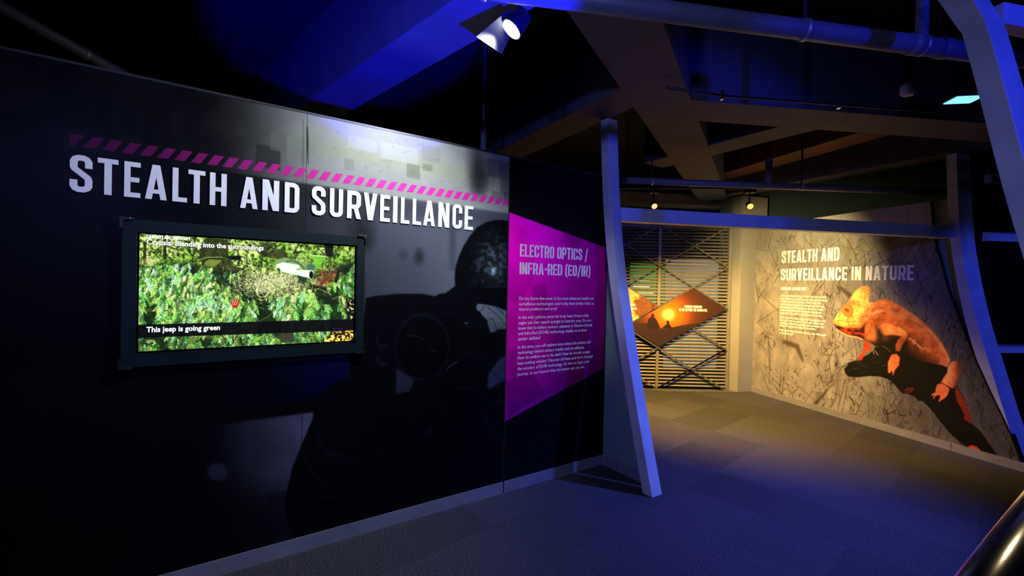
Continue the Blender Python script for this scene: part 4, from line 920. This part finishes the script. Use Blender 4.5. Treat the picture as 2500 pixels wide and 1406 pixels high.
ctv.poly(R2([(1400, 385), (1540, 370), (1715, 395), (1700, 460), (1600, 620), (1520, 690), (1470, 560)]), lambda X_, Y_: np.stack([.32 + .25 * fbm(X_, Y_, 8, 71), .55 + .25 * fbm(X_, Y_, 8, 71), .26 + .1 * X_ * 0], -1), 1, 1.2); ctv.stroke(R2([(1400, 385), (1715, 400)]), 1.6, (.86, .95, .82), .9)
ctv.poly(R2([(1460, 960), (1560, 800), (1640, 680), (1760, 700), (1900, 640), (2040, 700), (2060, 860), (1900, 980), (1700, 1060), (1500, 1050)]), lambda X_, Y_: np.stack([.35 + .6 * fbm(X_, Y_, 8, 73), .05 + .25 * fbm(X_, Y_, 6, 75), .12 + .9 * (fbm(X_, Y_, 14, 77) - .25)], -1).clip(0, 1), .38, 9)  # red and blue screen reflection painted into the picture
ctv.poly(R2([(1100, 800), (1320, 870), (1300, 1090), (1180, 1060), (1130, 940)]), (.20, .24, .20), .9, 2); ctv.poly(R2([(1300, 1000), (1740, 1060), (1740, 1300), (1500, 1330), (1330, 1120)]), (.10, .11, .06), .9, 3)
ctv.stroke(R2([(1470, 1120), (1560, 1095), (1740, 1170)]), 2.4, (.55, .66, .34), .9)
# dry twigs and fir sprigs, drawn needle by needle
def needles(p, q, col, wpx):
    n = int(max(2, np.hypot(*(q - p).T).max() * ctv.res)); t = np.linspace(0, 1, n)[None, :, None]
    pts = p[:, None] + (q - p)[:, None] * t; i = ((pts[..., 0] - ctv.x0) * ctv.res).astype(int).ravel(); j = ((pts[..., 1] - ctv.y0) * ctv.res).astype(int).ravel()
    c = np.repeat(col, n, 0)
    for dx in range(wpx):
        ii = i + dx; ok = (ii >= 0) & (ii < ctv.w) & (j >= 0) & (j < ctv.h); ctv.a[j[ok], ii[ok]] = c[ok]
def sprig(x, y, an, L, base, spread=.9, nn=26, wpx=1):
    t = np.linspace(0.0, 1, nn); px = x + np.cos(an) * L * t; py = y + np.sin(an) * L * t + 0.12 * L * t * t
    side = np.where(np.arange(nn) % 2 == 0, 1, -1); a2 = an + side * spread * (1 - .45 * t) + rv.normal(0, .12, nn); nl = L * .42 * (1 - .45 * t) * rv.uniform(.7, 1.2, nn)
    p = np.stack([px, py], 1); q = p + np.stack([np.cos(a2) * nl, np.sin(a2) * nl], 1)
    col = np.clip(np.array(base)[None] * rv.uniform(.45, 1.35, nn)[:, None] + rv.normal(0, .03, (nn, 1)), 0.02, 1)
    needles(p, q, col, wpx)
# undergrowth base below the kit
topline = lambda x: 648 + 10 * np.sin(x / 40) + 34 * sstep(540, 680, x) + 20 * sstep(690, 730, x) - 70 * sstep(800, 835, x)
gl = sstep(-6, 12, Y - topline(X))
baseC = np.array([.13, .22, .09])[None, None] * (0.35 + 1.3 * fbm(X, Y, 12, 79))[..., None]
ctv.a = ctv.a * (1 - gl[..., None]) + baseC * gl[..., None]
greens = [(.48, .78, .36), (.62, .84, .44), (.38, .66, .32), (.74, .88, .54), (.58, .74, .34), (.62, .86, .66)]
def stalks(n, mx, my, sx, sy):
    for i in range(n):
        x, y = rv.normal(mx, sx), rv.normal(my, sy)
        if y < topline(x) - 8: continue
        an = rv.uniform(0, 6.28); L = rv.uniform(3, 11); cc = np.array([.92, .93, .70]) * rv.uniform(.35, 1.15)
        p = np.array([[x, y]]); needles(p, p + np.array([[math.cos(an) * L, math.sin(an) * L]]), np.clip(cc[None], 0, 1), 1 + (i % 3 == 0))
spr = []
for i in range(3200):
    x = rv.uniform(332, 874); y = rv.uniform(640, 866)
    if y < topline(x): continue
    if 570 < x < 735 and y < 716 and rv.rand() < .80: continue
    if 770 < x < 830 and 690 < y < 800 and rv.rand() < .75: continue
    if vnoise(np.array([x]), np.array([y]), 34, 87)[0] < .30: continue
    if x > 815 and y > 800: continue
    spr.append((y + rv.normal(0, 18), x, y))
spr.sort()
for n_i, (_, x, y) in enumerate(spr):
    if n_i == int(len(spr) * .30): stalks(2600, 668, 690, 46, 19)
    an = math.pi / 2 + rv.normal(0, .45) + (.55 if x < 560 else (-.25 if x > 790 else .1)) * rv.rand()
    b_ = np.array(greens[rv.randint(len(greens))]) * rv.uniform(.38, 1.25) * (1.12 - .28 * float(sstep(740, 850, y)) - .25 * float(sstep(800, 860, x)))
    sprig(x, y, an, rv.uniform(10, 26), b_, rv.uniform(.45, .85), rv.randint(34, 60), 1)
for _ in range(26):
    x, y = rv.uniform(345, 850), rv.uniform(690, 850); ctv.stroke([(x, y), (x + rv.normal(0, 20), y + rv.normal(4, 8)), (x + rv.normal(0, 36), y + rv.normal(6, 14))], .9, (.72, .70, .45), .8)
for _ in range(60):
    x, y = rv.uniform(470, 560), rv.uniform(715, 755); ctv.ell(x, y, rv.uniform(1.5, 4), rv.uniform(1, 2.4), np.array([.72, .90, .78]) * rv.uniform(.7, 1.1), .7, 1, rv.rand() * 3)
ctv.poly([(562, 742), (572, 730), (586, 732), (580, 752), (570, 752)], (.62, .22, .12), 1, 1)
for dx in (0, 5, 10): ctv.stroke([(566 + dx, 745), (571 + dx, 733)], 1.6, (.92, .78, .72), .9)
ctv.poly([(815, 806), (868, 803), (868, 836), (790, 838), (800, 822)], lambda X_, Y_: np.array([.72, .58, .28])[None, None] * (.2 + 1.3 * sstep(.4, .65, fbm(X_, Y_, 4, 83)))[..., None], 1, 3)
ctv.poly([(845, 730), (868, 725), (868, 790), (848, 782)], lambda X_, Y_: np.array([.66, .62, .40])[None, None] * (.05 + 1.3 * sstep(.5, .7, fbm(X_, Y_, 4, 85)))[..., None], .9, 3)
ctv.poly([(680, 812), (715, 808), (718, 834), (685, 837)], (.26, .26, .22), .9, 2)
ctv.poly([(336, 793), (870, 778.5), (870, 806.5), (336, 825)], lambda X_, Y_: ctv.sample(X_.ravel(), Y_.ravel()).reshape(*X_.shape, 3) * .13 + .012, 1, .7)
ctv.stroke([(813, 802.5), (836, 802)], 1.6, (.1, .15, .8), .8)
ctv.a = np.clip((ctv.a - .04) * 1.12, 0, 1) ** 1.22
gs = np.linspace(ds0, ds1, 560); gz = np.linspace(dz1, dz0, 316)
P = (N * (D - .0092))[None, None] + W[None, None] * gs[None, :, None] + UP[None, None] * gz[:, None, None]
scr = inkgrid('screen_picture', P, ctv, MT['tv'], None, 1.0); child(scr, mon)
ot = .0104
def tvx(x, y): return Ls(x, y, ot)
a, zt = tvx(357, 572.5); b, _ = tvx(465, 579); _, zb = tvx(357, 581)
child(heading('screen_caption', 'CAMOUFLAGE: MILITARY', PL, a, b, zb, zt - zb, ot, MT['tvtext'], None, .17, False, .07), mon)
for txt, xa, xb, yb_, sz in [('Crypsis: Blending into the surroundings', 357.5, 644, 596, .0345), ('This jeep is going green', 357, 537, 811, .036)]:
    a, z0 = tvx(xa, yb_); b, _ = tvx(xb, yb_); child(bodytext('caption_shadow', txt, PL, a - .002, b + .002, z0 - .0012, ot - .0003, MT['tvglass'], None, sz * 1.02, .06), mon); child(bodytext('screen_caption', txt, PL, a, b, z0, ot, MT['tvtext'], None, sz, .028), mon)

# ================================================================== OVERHEAD SERVICES AND LAMPS
def pipe(name, p, q, r, label, hangers, m='pipe', cat='pipe', hr=.006):
    p, q = np.array(p, float), np.array(q, float); o = empty(name, tuple(p)); tag(o, label, cat)
    d = (q - p) / np.linalg.norm(q - p); pb = MB().tube([p, q], r, 20).build('pipe_run', MT[m], smooth=True); child(pb, o)
    for t in hangers:
        c = p + (q - p) * t
        child(MB().tube([c - d * .012, c + d * .012], r * 1.12, 20).build('clamp', MT['alu'], smooth=True), o)
        child(MB().tube([c + UP * r, np.array([c[0], c[1], 3.5])], hr, 8).build('hanger_rod', MT['darkmetal']), o)
    return o
pm = pipe('overhead_pipe', (-1.2, 1.71, 2.76), (3.6, 2.50, 2.74), .044, 'thick blue-lit pipe crossing under the ceiling above the portal', (.22, .53, .665), hr=.012)
for t in (.655, .69):
    c = np.array((-1.2, 1.71, 2.76)) + (np.array((3.6, 2.50, 2.74)) - np.array((-1.2, 1.71, 2.76))) * t; d_ = np.array((4.8, .79, -.02)); d_ /= np.linalg.norm(d_)
    child(MB().tube([c - d_ * .03, c + d_ * .03], .049, 20).build('coupling', MT['pipe'], smooth=True), pm)
c = np.array((-1.2, 1.71, 2.76)) + np.array((4.8, .79, -.02)) * .665
child(MB().tube([c, c + UP * .74], .026, 16).build('riser', MT['pipe'], smooth=True), pm)
p2 = pipe('sprinkler_pipe', (0.95, 4.56, 2.60), (4.66, 4.82, 2.60), .034, 'slim dark pipe running level behind the portal beam', (.12, .55))
c = np.array((.95, 4.56, 2.6)) + np.array((3.71, .26, 0)) * .452
child(MB().tube([c, c + UP * .27, c + UP * .30], [.034, .034, .02], 16).build('drop_fitting', MT['pipe'], smooth=True), p2)
child(MB().tube([c + UP * .30, c + UP * .9], .012, 10).build('hanger_rod', MT['darkmetal']), p2)
pipe('overhead_pipe', (-2.36, 1.75, 2.745), (-2.45, 4.6, 2.755), .030, 'blue-lit pipe slanting behind the top of the title wall at far left', (.262, .9))
dr = MB().tube([(-.256, 3.62, 3.5), (-.256, 3.62, 2.85), (-.256, 3.62, 2.82), (-.256, 3.62, 2.42)], [.008, .008, .022, .022], 14).build('drop_pipe', MT['pipe'], smooth=True)
tag(dr, 'short capped pipe hanging behind the title wall near the magenta panel', 'pipe')
cd = MB().tube([(1.0, 3.02, 2.86), (1.42, 3.13, 2.86), (2.83, 3.30, 2.86), (3.6, 3.40, 2.86)], .009, 10).build('cable_conduit', MT['darkmetal'], smooth=True)
tag(cd, 'thin black conduit clipped along the beam above the portal', 'conduit')
for p in ((1.419, 3.13, 2.86), (2.302, 3.236, 2.86)):
    MB().box((p[0] - .008, p[1] - .02, p[2] - .03), (.016, 0, 0), (0, .03, 0), (0, 0, .06)).build('clip', MT['screw'], cd)
sp = empty('ceiling_speaker', (2.62, 3.03, 2.85)); tag(sp, 'small round pale ceiling speaker left of the blue floodlight', 'speaker')
child(MB().tube([(2.62, 3.03, 2.845), (2.62, 3.03, 2.86), (2.62, 3.03, 2.91), (2.62, 3.03, 2.93)], [.030, .044, .046, .02], 20).build('housing', MT['dish'], smooth=True), sp)
child(MB().tube([(2.62, 3.03, 2.92), (2.62, 3.03, 3.5)], .006, 8).build('stem', MT['darkmetal']), sp)

def lampfix(name, pos, aim, r, L, lens, label, top=ZS, square=False):
    pos, aim = np.array(pos, float), np.array(aim, float); o = empty(name, tuple(pos)); tag(o, label, 'spotlight')
    d = (aim - pos) / np.linalg.norm(aim - pos); back = pos - d * L
    child(MB().tube([back - d * .01, back, pos - d * .004, pos], [r * .5, r * .8, r, r * 1.03], 20).build('lamp_body', MT['darkmetal'], smooth=True), o)
    child(MB().tube([pos - d * .002, pos + d * .003], r * .9, 20).build('lens', MT[lens]), o)
    c = (pos + back) / 2
    child(MB().tube([c, (c[0], c[1], top - .04)], .009, 8).build('yoke', MT['darkmetal']), o)
    child(MB().box((c[0] - .05, c[1] - .05, top - .045), (.10, 0, 0), (0, .10, 0), (0, 0, .045)).build('mounting_box', MT['darkmetal']), o)
    return o
wl = lampfix('track_spotlight', WHITE_POS, (-.42, 2.1, 2.25), .054, .10, 'lampw', 'dazzling white spotlight above the title wall at the top edge', 3.0)
vd = np.array([-.80, .60, 0]); vp_ = np.array([.60, .80, 0]); v0 = np.array([-.07, 2.20, 0])
child(MB().prism([v0 - vd * .06 - vp_ * .04 + UP * 2.815, v0 - vd * .06 + vp_ * .04 + UP * 2.815, v0 + vd * .085 + vp_ * .10 + UP * 2.708, v0 + vd * .085 - vp_ * .10 + UP * 2.708], (0, 0, .003)).build('added_visor', MT['darkmetal']), wl)  # added plate that blocks the white lamp's upward spill
lampfix('track_spotlight', ORANGE_POS, (2.4, 3.6, 1.5), .036, .07, 'lampo', 'glowing orange spotlight over the beam, nearer the chameleon wall', 2.66)
lampfix('track_spotlight', RED_POS, (1.75, 3.7, 1.5), .036, .07, 'lampr', 'glowing red-orange spotlight over the beam, nearer the left leg', 2.66)
tr = MB().tube([(1.15, 5.25, 2.665), (3.5, 5.02, 2.665)], .012, 8).build('lighting_track', MT['darkmetal']); tag(tr, 'thin black lighting track carrying the two orange spotlights', 'lighting track')
for x, y in ((1.3, 5.236), (3.2, 5.05)): MB().tube([(x, y, 2.67), (x, y, 3.5)], .004, 6).build('hanger_rod', MT['darkmetal'], tr)
fl = empty('flood_light', BLUE_POS); tag(fl, 'square floodlight with a bright blue lens beside the near column', 'floodlight')
fd = azv(100); fn_ = np.array([-fd[1], fd[0], 0]); fc = np.array(BLUE_POS)
child(MB().box(fc - fd * .09 - fn_ * .07 + UP * .004, fd * .18, fn_ * .14, UP * .03).build('housing', MT['darkmetal'], bevel=.004), fl)
child(MB().box(fc - fd * .075 - fn_ * .058, fd * .15, fn_ * .116, UP * .006).build('lens', MT['lampb']), fl)
child(MB().tube([fc + UP * .03, (fc[0], fc[1], 3.5)], .010, 8).build('stem', MT['darkmetal']), fl)

# ducts beyond the portal
dk1 = MB().prism([(1.0, 6.9, 2.83), (3.4, 7.15, 2.83), (3.4, 7.5, 2.83), (1.0, 7.3, 2.83)], (0, 0, .16)).build('air_duct', MT['foil']); tag(dk1, 'crumpled foil air duct above the louvre screen', 'duct')
for x in (1.3, 2.9): MB().tube([(x, 7.2, 2.98), (x, 7.2, 3.5)], .006, 6).build('hanger_rod', MT['darkmetal'], dk1)
q0, q1 = atz(1760, 425, 3.12), atz(2060, 335, 3.12); d_ = (q1 - q0) / np.linalg.norm(q1 - q0); n_ = np.array([-d_[1], d_[0], 0])
dk2 = MB().prism([q0 - d_ * .6, q1 + d_ * .8, q1 + d_ * .8 + n_ * .35, q0 - d_ * .6 + n_ * .35], (0, 0, .2)).build('air_duct', MT['redduct']); tag(dk2, 'dull red air duct hung under the far ceiling beams', 'duct')
for t in (.2, .8):
    c = q0 + (q1 - q0) * t + n_ * .17; MB().tube([c + UP * .19, (c[0], c[1], 3.5)], .006, 6).build('hanger_rod', MT['darkmetal'], dk2)

# handrail at the lower right corner
hr = empty('handrail', (2.0, 1.64, 0)); tag(hr, 'polished round steel handrail in the lower right corner', 'handrail')
h0 = np.array((.30, .437, .985)); hd = azv(56.0)
child(MB().tube([h0, h0 + hd * 3.2], .037, 40).build('rail', MT['chrome'], smooth=True), hr)
for t in (.02, 2.1): 
    c = h0 + hd * (t + .02); child(MB().tube([(c[0], c[1], 0.0), (c[0], c[1], .96)], .02, 16).build('baluster', MT['chrome'], smooth=True), hr)
